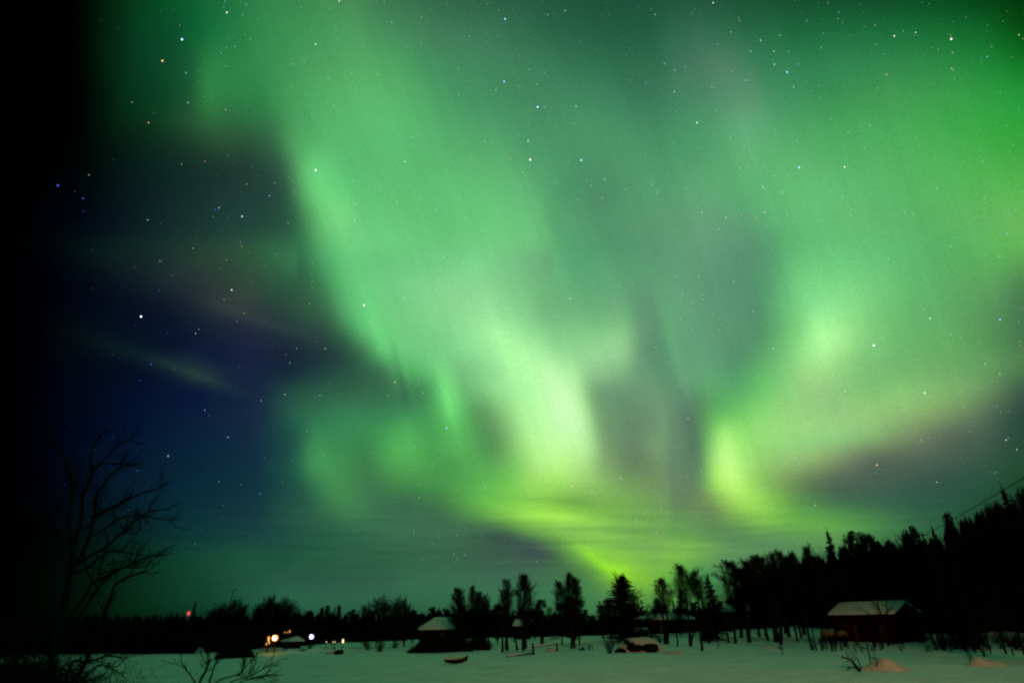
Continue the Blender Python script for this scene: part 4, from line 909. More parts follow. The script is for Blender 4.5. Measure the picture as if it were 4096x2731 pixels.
def scrub():
    """added leafless scrub, ever denser to the left, standing in for the shade there"""
    rng = random.Random(9)
    mb = MB()
    n = 0
    while n < 8200:
        px = -250 + 1150 * rng.random() ** 1.7
        k = 1 - sstep((px - 60) / 700)  # added stems thicken leftwards to darken the snow
        if rng.random() > k + .03: continue
        py = rng.uniform(2618, 2860)
        g = G(px, py, 130)
        h = rng.uniform(.35, .95) * (.6 + .8 * k)
        d = Vector((rng.gauss(0, .25), rng.gauss(0, .25), 1))
        w_ = .010 + .035 * k * k
        a = rng.uniform(0, 3.14); s_ = Vector((math.cos(a), math.sin(a), 0)) * w_
        mb.tri(g - s_, g + s_, g + d * h)
        for j in range(3):
            b = g + d * (h * rng.uniform(.2, .8))
            mb.tri(b - Vector((0, 0, w_)), b + Vector((0, 0, w_)), b + Vector((rng.gauss(0, .35), rng.gauss(0, .35), .3)) * h)
        n += 1
    tag(mb.build('shading_scrub', M['twig']), 'added leafless scrub that darkens the left end of the snow field', 'shading_scrub', kind='stuff')
scrub()

# ------------------------------------------------------------------ buildings
def house(name, label, cat, px, py_base, D, L, W, wall, rise, rz=0.0, hipL=0, hipR=0, wm='wood', over=.45, snow=.32, base=None, door=(.5,), wins=(.2, .8), lit=None, group=None, post=False):
    p = P(px, py_base, D)
    z = terrain(p.x, p.y) if base is None else base
    o = thing(name, label, cat, (p.x, p.y, z), -az_of(p) + rz, group)
    b = MB(); x0, x1 = -L / 2, L / 2
    b.poly([(x0, 0, -.5), (x1, 0, -.5), (x1, W, -.5), (x0, W, -.5), (x0, 0, wall), (x1, 0, wall), (x1, W, wall), (x0, W, wall),
            (x0 + hipL, W / 2, wall + rise), (x1 - hipR, W / 2, wall + rise)],
           [(0, 1, 5, 4), (1, 2, 6, 9, 5), (2, 3, 7, 6), (3, 0, 4, 8, 7), (4, 5, 9, 8), (6, 7, 8, 9)])
    wl = b.build('wall', M[wm], o)
    def cap(z0, th, ov, round_=0.0):
        k = rise / (W / 2)
        m = MB()
        zz = wall - ov * k + z0
        A = [(x0 - ov, -ov, zz), (x1 + ov, -ov, zz), (x1 + ov, W + ov, zz), (x0 - ov, W + ov, zz), (x0 - ov * (1 if not hipL else 0) + hipL, W / 2, wall + rise + z0), (x1 + ov * (1 if not hipR else 0) - hipR, W / 2, wall + rise + z0)]
        B = [(a[0], a[1], a[2] + th) for a in A]
        m.poly(A + B, [(0, 4, 5, 1), (2, 5, 4, 3), (0, 3, 4), (1, 5, 2), (6, 7, 11, 10), (8, 9, 10, 11), (6, 10, 9), (7, 8, 11),
                       (0, 1, 7, 6), (1, 2, 8, 7), (2, 3, 9, 8), (3, 0, 6, 9)])
        return m
    rf = cap(.02, .10, over).build('roof', M['wood'], o)
    sn = cap(.13, snow, over * .96).build('snow_cover', M['roofsnow'], rf, True)
    sn['label'] = 'thick snow lying on the roof'
    bv = sn.modifiers.new('soft', 'BEVEL'); bv.width = snow * .55; bv.segments = 3; bv.limit_method = 'ANGLE'
    # board-and-cover strips along the front
    st = MB(); x = x0 + .3
    while x < x1 - .1:
        st.box(x, x + .05, -.028, -.003, -.3, wall - .06); x += .55
    st.build('cover_strip', M[wm], o)
    for q in door:
        xx = x0 + L * q
        d = MB(); d.box(xx - .5, xx + .5, -.07, -.032, 0.05, 2.0); dd = d.build('door', M['grey'], o)
        h = MB(); h.box(xx + .35, xx + .42, -.11, -.072, .95, 1.05); h.build('handle', M['metal'], dd)
    for i, q in enumerate(wins):
        xx = x0 + L * q
        f = MB()
        for bx in ((xx - .6, xx + .6, .95, 1.03), (xx - .6, xx + .6, 1.92, 2.0), (xx - .6, xx - .52, 1.03, 1.92), (xx + .52, xx + .6, 1.03, 1.92), (xx - .03, xx + .03, 1.03, 1.92)):
            f.box(bx[0], bx[1], -.075, -.034, bx[2], bx[3])
        wf = f.build('window', M['wood'], o)
        g = MB(); g.box(xx - .52, xx + .52, -.055, -.04, 1.03, 1.92); g.build('pane', lit if lit else M['glass'], wf)
    return o

# snowy hip-roofed house left of centre
house('house', 'dark house with a snowy hip roof behind the black bush, left of centre', 'house', 1771, 2545, 128, 8.4, 7, 2.35, 1.75, rz=.06, hipL=2.9, hipR=2.6, base=.35)
house('cabin', 'tiny cabin whose snow patched roof peeps out right behind the two columnar birches', 'cabin', 2090, 2540, 150, 3.6, 4, 2.5, .95, hipL=0.3, base=0.4)
house('long_house', 'long low house with thin snowy roof behind the snow capped boulders', 'house', 2650, 2530, 134, 12.0, 7, 2.85, .75, rz=-.05, hipL=3.2, hipR=2, base=.75, snow=.35)
house('woodshed', 'low shed with bulging snow cap between red posts behind the boulders', 'shed', 2542, 2530, 122, 4.0, 3, 1.25, .65, hipL=1.5, hipR=1.5, base=.55, snow=.5, door=(), wins=())
house('cottage', 'far cottage with a broken strip of roof snow left of the barn wood', 'cottage', 2938, 2510, 142, 5.8, 5, 3.9, 1.1, hipL=1.7, base=1.0)
# red barn on the right
barn = house('barn', 'big red barn with a snow covered gable roof under the dark wood on the right', 'barn', 3466, 2548, 108, 9.0, 6.2, 3.45, 1.35, rz=-.56, hipL=0, base=.55, wm='redwood', over=.5, door=(.33, .78), wins=(.55,))
dr = MB(); dr.box(-3.2, -1.6, -.10, -.04, .3, 2.6); q = dr.build('door', M['dullred'], barn); q['label'] = 'dull red double door near the left end'
# firewood under snow left of the barn
p = P(3337, 2550, 104)
fw = thing('wood_pile', 'low firewood stack with yellowish snow top against the left end of the barn', 'wood pile', (p.x, p.y, .6), -az_of(p) - .1)
b = MB()
rg = random.Random(4)
for i in range(16):
    for j in range(5):
        c = Vector((-1.55 + i * .205 + rg.uniform(-.02, .02), 0, .12 + j * .19))
        b.tube([c + Vector((0, -.45, 0)), c + Vector((0, .45, 0))], [.09, .09], 7)
b.build('logs', M['wood'], fw)
b = MB(); b.blob((-.75, 0, 1.05), .95, .6, .42, rg, .2); b.blob((.95, .05, 1.0), .75, .6, .45, rg, .2); b.build('snow_cover', M['stack'], fw, True)
# low snowy-roofed building by the lamps
house('shed', 'low shed with one snowy roof slope between the orange and the white lamp', 'shed', 1172, 2570, 124, 2.8, 1.6, 1.35, .42, rz=.15, hipL=2.3, hipR=.6, base=.05, door=(), wins=(), snow=.22)
# red posts and rail by the long house
for (x, y0, y1, lb) in ((2518, 2478, 2540, 'upright red post left of the low snow capped shed'), ):
    a, c = P(x, y1, 119), P(x, y0, 119)
    m = MB(); m.box(-.12, .12, -.12, .12, -.3, c.z - a.z)
    o = m.build('post', M['redtrim']); o.location = (a.x, a.y, a.z)
    tag(o, lb, 'post')
a, c = P(2489, 2487, 119), P(2556, 2463, 121)
m = MB(); m.tube([a, c], [.09, .09], 4)
tag(m.build('beam', M['redtrim']), 'slanting red beam rising to the snowy roof of the long house', 'beam')

# ------------------------------------------------------------------ lamps in the village on the left
def lamp(name, label, px, py, D, rad, col, st, power, lcol, group='village lamps across the field', core=None):
    h = P(px, py, D); z = terrain(h.x, h.y)
    o = thing(name, label, 'lamp', (h.x, h.y, z), 0, group)
    H = h.z - z
    m = MB(); m.tube([Vector((0, 0, -.3)), Vector((0, 0, max(.1, H - rad)))], [.07, .05], 6); m.build('pole', M['metal'], o)
    m = MB(); m.blob((0, 0, H), rad * (1 if rad > .3 else .6), rad * (1 if rad > .3 else .6), rad * (1 if rad > .3 else 1.3), random.Random(1), 0, 16, 10); m.build('glow_globe', emis(name + '_glow', col, st), o, True)  # oversized, its glow colour stands in for the lamp's glare and halo
    if core:
        m = MB(); m.blob((0, -rad * .62, H), rad * .72, rad * .5, rad * .72, random.Random(1), 0, 16, 10); m.build('bulb', emis(name + '_core', core, 6), o, True)
    m = MB(); m.tube([Vector((0, 0, H + rad * .85)), Vector((0, 0, H + rad * 1.15))], [rad * .6, rad * .1], 8); m.build('cap', M['metal'], o)
    if power:
        l = bpy.data.lights.new('lamp_light', 'POINT'); l.energy = power; l.color = lcol; l.shadow_soft_size = rad
        lo = bpy.data.objects.new('lamp_light', l); COL.objects.link(lo); lo.location = (0, -rad - .12, H); lo.parent = o
    return o
lamp('street_lamp', 'blazing orange rimmed lamp in front of the dense birch clump', 1101, 2550, 112, .48, (1, .26, .03), 1.3, 45, (1, .38, .08), core=(1, .66, .36))
lamp('street_lamp', 'white violet lamp standing alone right of the low shed', 1247, 2545, 118, .40, (.42, .30, 1), 1.1, 5, (.75, .68, 1), core=(.9, .86, 1))
lamp('garden_lamp', 'small yellow lamp at the snow edge right of the white lamp', 1372, 2562, 116, .25, (1, .75, .25), 2.2, 6, (1, .8, .4))
lamp('garden_lamp', 'tiny dim lamp left of the small yellow lamp', 1306, 2566, 118, .07, (1, .75, .45), 3, 0, (1, 1, 1))
# orange lit window frames / twigs beside the lamp
def lit_fence():
    p = P(1082, 2575, 113.4)
    o = thing('picket_fence', 'short pale picket fence glowing orange under the orange lamp', 'fence', (p.x, p.y, terrain(p.x, p.y)), -az_of(p))
    rg = random.Random(8)
    for i in range(11):
        m = MB(); x = -1.3 + i * .24
        m.box(x, x + .07, -.02, .02, -.2, .75 + rg.uniform(-.15, .9) * (1 if 2 < i < 9 else .3)); m.build('picket', M['paleboard'], o)
    m = MB(); m.box(-1.4, 1.5, .022, .06, .3, .38); m.build('rail', M['paleboard'], o)
lit_fence()
for i, (x, y, r) in enumerate(((1075, 2553, .30), (1076, 2568, .20), (1066, 2574, .16), (1140, 2528, .10), (1150, 2528, .08), (1159, 2524, .16), (1332, 2566, .10), (1340, 2566, .09))):
    lb = ['amber lit lantern just left of the blazing orange lamp', 'smaller amber lantern below the amber lit one', 'lowest faint amber lantern left of the orange lamp',
          'first dim orange bulb over the low shed', 'second dim orange bulb over the low shed', 'third and brightest orange bulb over the low shed',
          'left of two pinpoint yellow lights by the small yellow lamp', 'right of two pinpoint yellow lights by the small yellow lamp'][i]
    lamp('lantern', lb, x, y, 114 + i * .5, r, (1, .42, .08) if i < 6 else (1, .8, .3), 1.3, 0, (1, 1, 1), 'small lights near the village lamps')
yl = thing('yard_lamp', 'sodium yard lamp on a pole behind the viewpoint, out of the picture', 'lamp', (YARD[0], YARD[1], terrain(YARD[0], YARD[1])))
m = MB(); m.tube([Vector((0, 0, -.3)), Vector((0, 0, 13.2))], [.12, .08], 8); m.tube([Vector((0, 0, 13.2)), Vector((0, .0, 13.3))], [.3, .35], 10); m.build('pole', M['metal'], yl)
# radio mast with a red warning light
h = P(755, 2452, 420)
ms = thing('radio_mast', 'distant slim mast carrying a red warning light on the left skyline', 'mast', (h.x, h.y, 0))
m = MB()
for (sx, sy) in ((-.6, -.5), (.6, -.5), (0, .6)):
    m.tube([Vector((sx, sy, -.5)), Vector((sx * .2, sy * .2, h.z))], [.06, .05], 4)
for i in range(9):
    z = i * h.z / 9; s_ = 1 - .8 * i / 9; s2 = 1 - .8 * (i + 1) / 9; z2 = (i + 1) * h.z / 9
    m.tube([Vector((-.6 * s_, -.5 * s_, z)), Vector((.6 * s2, -.5 * s2, z2))], [.03, .03], 3)
    m.tube([Vector((.6 * s_, -.5 * s_, z)), Vector((0, .6 * s2, z2))], [.03, .03], 3)
m.build('lattice', M['metal'], ms)
m = MB(); m.blob((0, 0, h.z), .85, .85, 1.15, random.Random(2), 0, 14, 10); m.build('warning_light', emis('red_warning_glow', (1, .10, .09), 1.0), ms, True)
# leaning antenna above the left clump
a, c = P(918, 2420, 148), P(935, 2357, 148)
m = MB(); m.tube([Vector((a.x, a.y, 0)), a, c], [.10, .09, .06], 5)
m.tube([c + Vector((-.8, 0, -.2)), c + Vector((.7, 0, .15))], [.05, .05], 4)
tag(m.build('antenna_pole', M['metal']), 'thin antenna pole leaning right above the left clump of trees', 'antenna')

# ------------------------------------------------------------------ snow drifts, boulders, boat, fence
def mound(name, label, px0, px1, top, base, cat='snow drift', mt='drift', seed=1, rocks=(), depth=1.0, group=None, steep=0):
    g = G((px0 + px1) / 2, base)
    D = math.hypot(g.x, g.y)
    s = pxm(D, px0)
    W, H = (px1 - px0) * s, (base - top) * s * .92
    o = thing(name, label, cat, (g.x, g.y, g.z), -az_of(g), group)
    rg = random.Random(seed)
    m = MB()
    ph = [rg.uniform(0, 6.28) for _ in range(6)]
    N, NR = 40, 14
    L = W * .62; B = W * .34 * depth
    ca, sa = math.cos(o.rotation_euler.z), math.sin(o.rotation_euler.z)
    k0 = len(m.v)
    for j in range(NR + 1):
        f = j / NR
        for i in range(N):
            a = 2 * math.pi * i / N
            x, y = math.cos(a) * L * f, B * .9 + math.sin(a) * B * f
            wv = 1 + .22 * math.sin(2.3 * x / L * 2 + ph[0]) + .16 * math.sin(5 * x / L + ph[1] + y / B * 2) + .10 * math.sin(9 * x / L + ph[2]) * math.cos(5 * y / B + ph[3])
            hgt = H * .60 * (1 - f ** 3) ** 1.4 * wv if steep == 0 else H * (1 - f ** 4) ** 1.3 * (.9 + .1 * wv)
            gx, gy = g.x + x * ca - y * sa, g.y + x * sa + y * ca
            m.v.append(Vector((x, y, terrain(gx, gy) - g.z + hgt - .03)))
    for j in range(NR):
        for i in range(N):
            a, b = k0 + j * N + i, k0 + j * N + (i + 1) % N
            m.f.append((a, a + N, b + N, b))
    m.build('snow_cover', M[mt], o, True)
    for (rx, ry, rw, rh) in rocks:
        m = MB()
        m.blob(((rx - (px0 + px1) / 2) * s, -W * .05 + rg.uniform(-.05, .05), (base - ry) * s), rw * s * .5, rw * s * .5, rh * s * .5, rg, .2, 14, 9)
        m.build('boulder', M['rock'], o, True)
    return o
mound('boulder_heap', 'heap of dark boulders buried in pinkish snow in the middle of the field', 2477, 2642, 2552, 2608, 'boulder heap', seed=3, steep=1,
      rocks=((2486, 2606, 40, 30), (2513, 2571, 24, 18), (2546, 2592, 66, 26), (2530, 2584, 28, 26), (2602, 2593, 66, 32), (2562, 2587, 8, 6)))
mound('snow_drift', 'small pink drift just right of the boulder heap', 2665, 2740, 2592, 2616, seed=5)
mound('snow_drift', 'pinkish drift with a dark hole right of the small yellow lamp', 1308, 1376, 2588, 2616, seed=6, rocks=((1354, 2610, 34, 20), (1337, 2596, 10, 6)))  # near-black blobs stand in for the shade inside the hole
mound('snow_drift', 'pale drift behind the two fence posts', 2178, 2236, 2583, 2604, seed=7)
mound('snow_drift', 'large orange tinted drift in the right foreground beside the arching bush', 3452, 3632, 2622, 2684, seed=8)
mound('snow_drift', 'orange tinted drift at the far right below the dark shrubs', 3882, 4006, 2622, 2664, seed=9)
mound('snow_drift', 'faint low drift under the leaning trunks left of the barn', 3055, 3125, 2580, 2596, seed=10)
mound('snow_drift', 'small orange drift among the shrubs right of the barn', 3772, 3806, 2500, 2532, seed=12)
mound('snow_drift', 'orange topped drift in the shrubs near the right edge', 3938, 4000, 2520, 2552, seed=13)
mound('snow_drift', 'dull snow hump beyond the fence below the triple birch', 2200, 2240, 2537, 2556, seed=14)
mound('rock_mound', 'dark mound with a flat cap of snow at the left edge of the field', 876, 1000, 2578, 2632, 'rock mound', 'rock', 15, steep=1)
m_ = mound('snow_drift', 'flat snow cap lying on the dark mound at the left', 912, 996, 2572, 2590, seed=16)
mound('rock_mound', 'small dark mound with a yellow lit snow top left of the flat capped one', 782, 818, 2576, 2612, 'rock mound', 'drift', 17)
mound('snow_drift', 'long thin strip of pale snow along the far left shore', 440, 568, 2614, 2628, seed=18)
def thicket(name, label, px0, px1, top, base, n, seed):
    g = G((px0 + px1) / 2, base); D = math.hypot(g.x, g.y); s = pxm(D, px0)
    W, H = (px1 - px0) * s, (base - top) * s
    o = thing(name, label, 'thicket', (g.x, g.y, g.z), -az_of(g))
    rg = random.Random(seed); m, c = MB(), MB()
    for i in range(n):
        t = rg.random(); x = (t - .5) * W
        hh = H * (min(1, t / .28) ** .8) * (1 if t < .75 else 1 - (t - .75) * 1.6) * rg.uniform(.5, 1.08)
        y = rg.uniform(0, W * .4)
        b = Vector((x, y, -.1)); e = Vector((x + rg.gauss(.1, .25), y + rg.gauss(0, .2), hh))
        sv = Vector((rg.uniform(.01, .035), 0, 0))
        m.tri(b - sv, b + sv, e)
        for k in range(3):
            q = b.lerp(e, rg.uniform(.3, .95))
            m.tri(q - sv * .6, q + sv * .6, q + Vector((rg.gauss(0, .3), rg.gauss(0, .2), rg.uniform(.05, .35))))
    c.blob((W * .02, W * .2, H * .1), W * .42, W * .16, H * .72, rg, .12, 24, 10)
    m.build('twigs', M['twig'], o); c.build('core', M['needle'], o)
thicket('thicket', 'wide low black thicket in front of the hip roofed house', 1632, 1890, 2545, 2610, 2200, 19)
thicket('thicket', 'dark thicket at the right foot of the wide low black one', 1850, 1960, 2548, 2600, 900, 29)
mound('stump', 'dark round stump in the snow right of the fence', 2317, 2340, 2582, 2600, 'stump', 'rock', 20)

# rowing boat lying in the snow
def boat():
    g = G(1824, 2652)
    s = pxm(math.hypot(g.x, g.y), 1824)
    o = thing('rowing_boat', 'small dark rowing boat filled with snow lying in the open field', 'boat', (g.x, g.y, g.z - .02), -az_of(g) + .25)
    L = 88 * s; n = 14
    hull, snow_, trim = MB(), MB(), MB()
    secs = []
    for i in range(n + 1):
        t = i / n
        x = -L / 2 + L * t
        hw = .62 * math.sin(min(1, .22 + t * .9) * math.pi * .5) * (1 - max(0, t - .55) / .45) ** .7 + .02
        sheer = .36 + .50 * max(0, t - .45) ** 1.6 * 1.6 + .03 * (1 - t)
        keel = .35 * max(0, t - .6) ** 1.3 * 2.2 + .45 * max(0, .35 - t)
        sec = [Vector((x, -hw, sheer)), Vector((x, -hw * .92, sheer * .6 + keel * .4)), Vector((x, -hw * .5, keel + .06)), Vector((x, 0, keel)),
               Vector((x, hw * .5, keel + .06)), Vector((x, hw * .92, sheer * .6 + keel * .4)), Vector((x, hw, sheer))]
        secs.append(sec); hull.v += sec
    for i in range(n):
        for k in range(6):
            a = i * 7 + k
            hull.f.append((a, a + 1, a + 8, a + 7))
    hull.f.append(tuple(range(7)))
    h = hull.build('hull', M['wood'], o); sm = h.modifiers.new('t', 'SOLIDIFY'); sm.thickness = .04
    for sd_ in (0, 6):
        trim.tube([s_[sd_] for s_ in secs], [.035] * (n + 1), 4)
    trim.build('gunwale', M['grey'], o)
    rg = random.Random(3)
    k = 0
    for i in range(n + 1):
        a, b_ = secs[i][0], secs[i][6]
        for j in range(7):
            f = j / 6
            p_ = a.lerp(b_, .06 + .88 * f)
            bulge = math.sin(f * math.pi) * .20 * (1 if i < n - 2 else .2) + (.03 if 0 < i < n else -.02)
            snow_.v.append(p_ + Vector((0, 0, bulge + rg.uniform(-.01, .01))))
    for i in range(n):
        for j in range(6):
            a = i * 7 + j
            snow_.f.append((a, a + 7, a + 8, a + 1))
    snow_.build('snow_cover', M['drift'], o, True)
    st = MB(); st.tube([secs[-1][3], Vector((L / 2 + .07, 0, secs[-1][0].z + .14))], [.05, .06], 5); st.build('stem_post', M['wood'], o)
    b2 = MB(); b2.box(-.1, .12, -.6, .6, .42, .455); b2.build('bench', M['grey'], o)
boat()

# broken fence
def fence():
    a = G(2133, 2617); b_ = G(2229, 2604)
    s = pxm(math.hypot(a.x, a.y), 2133)
    o = thing('fence', 'broken wooden fence with two posts and a snow lined rail in mid field', 'fence', (a.x, a.y, a.z), 0)
    def loc(p): return p - a
    m = MB(); m.box(-.16, .16, -.12, .12, -.3, 40 * s); m.build('post', M['grey'], o)
    q = loc(b_); m = MB(); m.box(q.x - .11, q.x + .11, q.y - .1, q.y + .1, q.z - .3, q.z + 33 * s); m.build('post', M['grey'], o)
    m = MB(); m.tube([Vector((0, -.15, 27 * s)), Vector((q.x + .1, q.y - .14, q.z + 27 * s))], [.075, .06], 5); r_ = m.build('rail', M['grey'], o)
    m = MB(); m.tube([Vector((.1, -.15, 27 * s + .12)), Vector((q.x, q.y - .14, q.z + 27 * s + .10))], [.09, .08], 6); m.build('snow_cover', M['roofsnow'], r_, True)
fence()
a, c = G(2026, 2628), G(2131, 2620)
m = MB(); m.tube([a + Vector((0, 0, .05)), c + Vector((0, 0, .22))], [.07, .08], 6)
pr = m.build('fallen_rail', M['grey']); tag(pr, 'long fallen rail lying in the snow left of the fence', 'rail')
m = MB(); m.tube([a + Vector((.2, 0, .19)), c + Vector((-.2, 0, .38))], [.08, .09], 6); m.build('snow_cover', M['roofsnow'], pr, True)
m = MB(); cc = G(2097, 2616); m.tube([cc - Vector((0, 0, .2)), cc + Vector((0, 0, .5))], [.05, .04], 5)
tag(m.build('stake', M['grey']), 'short stake standing at the middle of the fallen rail', 'stake')

# trunks standing clear on the snow (the crowns above are lost in the dark wood)
def stem(px, base, pxt, topy, wpx, label, proto='thin_a', crown=True):
    g = G(px, base)
    D = math.hypot(g.x, g.y)
    t = P(pxt, topy, D)
    o = thing('bare_tree', label, 'tree', (g.x, g.y, g.z), 0, 'trunks standing clear on the snow')
    s = pxm(D, px)
    v = t - g
    rg = random.Random(int(px * 7 + base))
    pts = [Vector((0, 0, -.3))] + [v * f + Vector((rg.gauss(0, .05), rg.gauss(0, .05), 0)) for f in (.12, .3, .5, .75, 1)]
    r0 = wpx * s * .5
    m = MB(); m.tube(pts, [r0 * 1.1, r0, r0 * .85, r0 * .7, r0 * .45, r0 * .12 + .01], 7); m.build('trunk', M['bark'], o)
    m = MB()
    for i in range(14):
        f = rg.uniform(.35, 1)
        a_ = rg.uniform(0, 6.28)
        grow(m, rg, at(pts[1:], f), Vector((math.cos(a_), math.sin(a_), .5)).normalized(), v.length * .2 * (1.3 - f) + .2, r0 * .3 + .01, 1, .05, .5, 2, .010)
    m.build('crown', M['twig'], o)
S = [
 (2010, 2607, 2008, 2440, 10, 'left stem of the twin trunk under the left columnar birch'), (2029, 2603, 2026, 2430, 10, 'right stem of the twin trunk under the left columnar birch'),
 (2071, 2600, 2050, 2520, 10, 'trunk slanting left between the two columnar birches'), (2094, 2598, 2098, 2380, 15, 'straight trunk under the taller columnar birch'),
 (2168, 2575, 2166, 2450, 14, 'thick trunk right behind the left fence post'),
 (2287, 2592, 2280, 2400, 9, 'left one of the pair of trunks under the triple birch'), (2298, 2591, 2292, 2400, 9, 'right one of the pair of trunks under the triple birch'),
 (2488, 2568, 2484, 2440, 15, 'stout trunk behind the left end of the boulder heap'), (2662, 2575, 2650, 2420, 14, 'left trunk of the pair right behind the boulder heap'),
 (2672, 2574, 2664, 2420, 10, 'right trunk of the pair right behind the boulder heap'), (2708, 2583, 2706, 2490, 7, 'twiggy sapling right of the trunk pair behind the boulder heap'),
 (2762, 2583, 2748, 2420, 14, 'trunk standing in the snow between the boulder heap and the pointed spruce'), (2768, 2582, 2776, 2500, 7, 'thin side stem beside the trunk left of the pointed spruce'),
 (2808, 2602, 2790, 2430, 11, 'nearest thin trunk leaning left below the pointed spruce'), (2819, 2557, 2816, 2440, 26, 'thick short trunk of the pointed spruce'),
 (2582, 2600, 2583, 2530, 5, 'sapling growing out of the boulder heap'),
 (2873, 2590, 2870, 2542, 4, 'thin stake in the snow right of the pointed spruce'), (2913, 2570, 2903, 2440, 8, 'thin crooked trunk right of the stake'),
 (2942, 2572, 2930, 2430, 12, 'straight trunk, second right of the stake'), (2998, 2569, 2984, 2400, 16, 'stout trunk, third right of the stake'), (2990, 2552, 2980, 2440, 8, 'thin trunk behind the stout one right of the stake'),
 (3104, 2567, 3082, 2400, 16, 'left trunk of the leaning cluster left of the barn'), (3114, 2566, 3094, 2380, 12, 'middle trunk of the leaning cluster left of the barn'),
 (3124, 2579, 3104, 2380, 13, 'nearest trunk of the leaning cluster left of the barn'), (3140, 2532, 3132, 2440, 12, 'dark post like trunk on the slope left of the barn'),
 (3124, 2533, 3118, 2440, 12, 'left neighbour of the post like trunk on the slope'), (3217, 2538, 3208, 2450, 16, 'lone trunk on the slope at the left end of the barn'),
 (3133, 2618, 3121, 2584, 4, 'short withered stem below the leaning cluster'),
 (3556, 2582, 3500, 2375, 12, 'bare tree leaning left in front of the barn, nearest one'), (3570, 2575, 3542, 2395, 10, 'bare tree leaning over the barn roof, right one'),
]
for a_ in S: stem(*a_)

# bushes and reeds
def bush(px, base, hpx, wpx, proto, label, group='leafless shrubs in the snow'):
    g = G(px, base); D = math.hypot(g.x, g.y); s = pxm(D, px)
    plant(proto, (g.x, g.y, g.z), wpx * s, hpx * s, label, 'shrub', group)
BU = [
 (2440, 2612, 75, 80, 'bush_a', 'V shaped leafless shrub left of the boulder heap'), (2356, 2597, 34, 26, 'reed_a', 'thin dry stems right of the stump'), (2370, 2598, 30, 14, 'reed_a', 'few dry stems left of the V shaped shrub'),
 (2640, 2570, 40, 60, 'bush_c', 'fuzzy shrub behind the right end of the boulder heap'), (2835, 2572, 26, 70, 'bush_c', 'low shrub at the foot of the pointed spruce'),
 (3040, 2546, 34, 44, 'bush_b', 'upright thin shrub between the stout trunk and the leaning cluster'), (3066, 2546, 26, 30, 'bush_a', 'small shrub left of the leaning cluster'),
 (1470, 2598, 62, 60, 'bush_c', 'left bush under the bare willow clump'), (1520, 2606, 60, 70, 'bush_a', 'dense bush under the bare willow clump'), (1578, 2590, 34, 60, 'bush_c', 'right hand drooping bush under the bare willow clump'),
 (1822, 2600, 60, 70, 'bush_c', 'bush at the right end of the black thicket'), (1870, 2604, 60, 60, 'bush_a', 'tall bush right of the black thicket'), (1930, 2580, 34, 60, 'bush_c', 'small bush left of the twin trunk'),
 (1240, 2592, 26, 50, 'bush_c', 'low bush under the white lamp'), (1210, 2604, 18, 60, 'bush_c', 'twiggy patch below the low shed'), (1160, 2578, 36, 50, 'bush_a', 'leafless bush added to dim the left end of the low shed'), (1196, 2578, 44, 60, 'bush_c', 'leafless bush added to dim the right end of the low shed'),  # both bushes by the low shed are added to dim its bright roof
 (3250, 2600, 80, 34, 'reed_a', None), (3268, 2602, 70, 34, 'bush_b', None), (3290, 2598, 74, 34, 'reed_a', None), (3310, 2596, 78, 36, 'bush_b', None), (3330, 2604, 80, 36, 'reed_a', None), (3344, 2590, 60, 34, 'bush_b', None),
 (3385, 2585, 44, 24, 'reed_a', None), (3425, 2588, 50, 28, 'bush_b', None), (3450, 2610, 40, 20, 'reed_a', None), (3500, 2590, 46, 34, 'reed_a', None), (3522, 2600, 56, 40, 'bush_b', None), (3535, 2592, 50, 30, 'reed_a', None),
 (3575, 2580, 44, 34, 'bush_b', None), (3592, 2574, 40, 34, 'bush_a', None), (3612, 2608, 20, 20, 'reed_a', None),
 (3760, 2588, 70, 60, 'bush_b', None), (3800, 2590, 80, 60, 'bush_a', None), (3838, 2586, 90, 70, 'bush_c', None), (3870, 2580, 90, 60, 'bush_b', None), (3905, 2610, 110, 60, 'bush_b', None), (3940, 2625, 120, 60, 'bush_a', None),
 (3930, 2575, 90, 80, 'bush_c', None), (3990, 2570, 80, 90, 'bush_c', None), (4030, 2585, 70, 100, 'bush_c', None), (4085, 2600, 90, 100, 'bush_c', None), (3880, 2640, 50, 40, 'bush_b', 'small leaning shrub left of the rightmost orange drift'),
 (3482, 2650, 46, 12, 'sapling_a', 'thin wand growing left in the large orange drift'),
 (3710, 2560, 50, 60, 'bush_c', None), (3680, 2572, 40, 50, 'bush_b', None),
]
rgb_ = random.Random(44)
for _ in range(36):
    BU.append((rgb_.uniform(3235, 3625), rgb_.uniform(2572, 2606), rgb_.uniform(30, 66), rgb_.uniform(18, 34), rgb_.choice(['reed_a', 'reed_a', 'bush_b']), None))
for _ in range(44):
    BU.append((rgb_.uniform(3670, 4110), rgb_.uniform(2556, 2610), rgb_.uniform(40, 90), rgb_.uniform(40, 70), rgb_.choice(['reed_a', 'bush_c', 'bush_b']), None))
for (x, y, h_, w_, pr, lb) in BU:
    bush(x, y, h_, w_, pr, lb or ('clump of dry upright stems in front of the red barn' if x < 3640 else 'dark leafless shrub in the thicket right of the barn'), 'leafless shrubs in the snow' if lb else ('dry stems in front of the barn' if x < 3640 else 'shrubs right of the barn'))

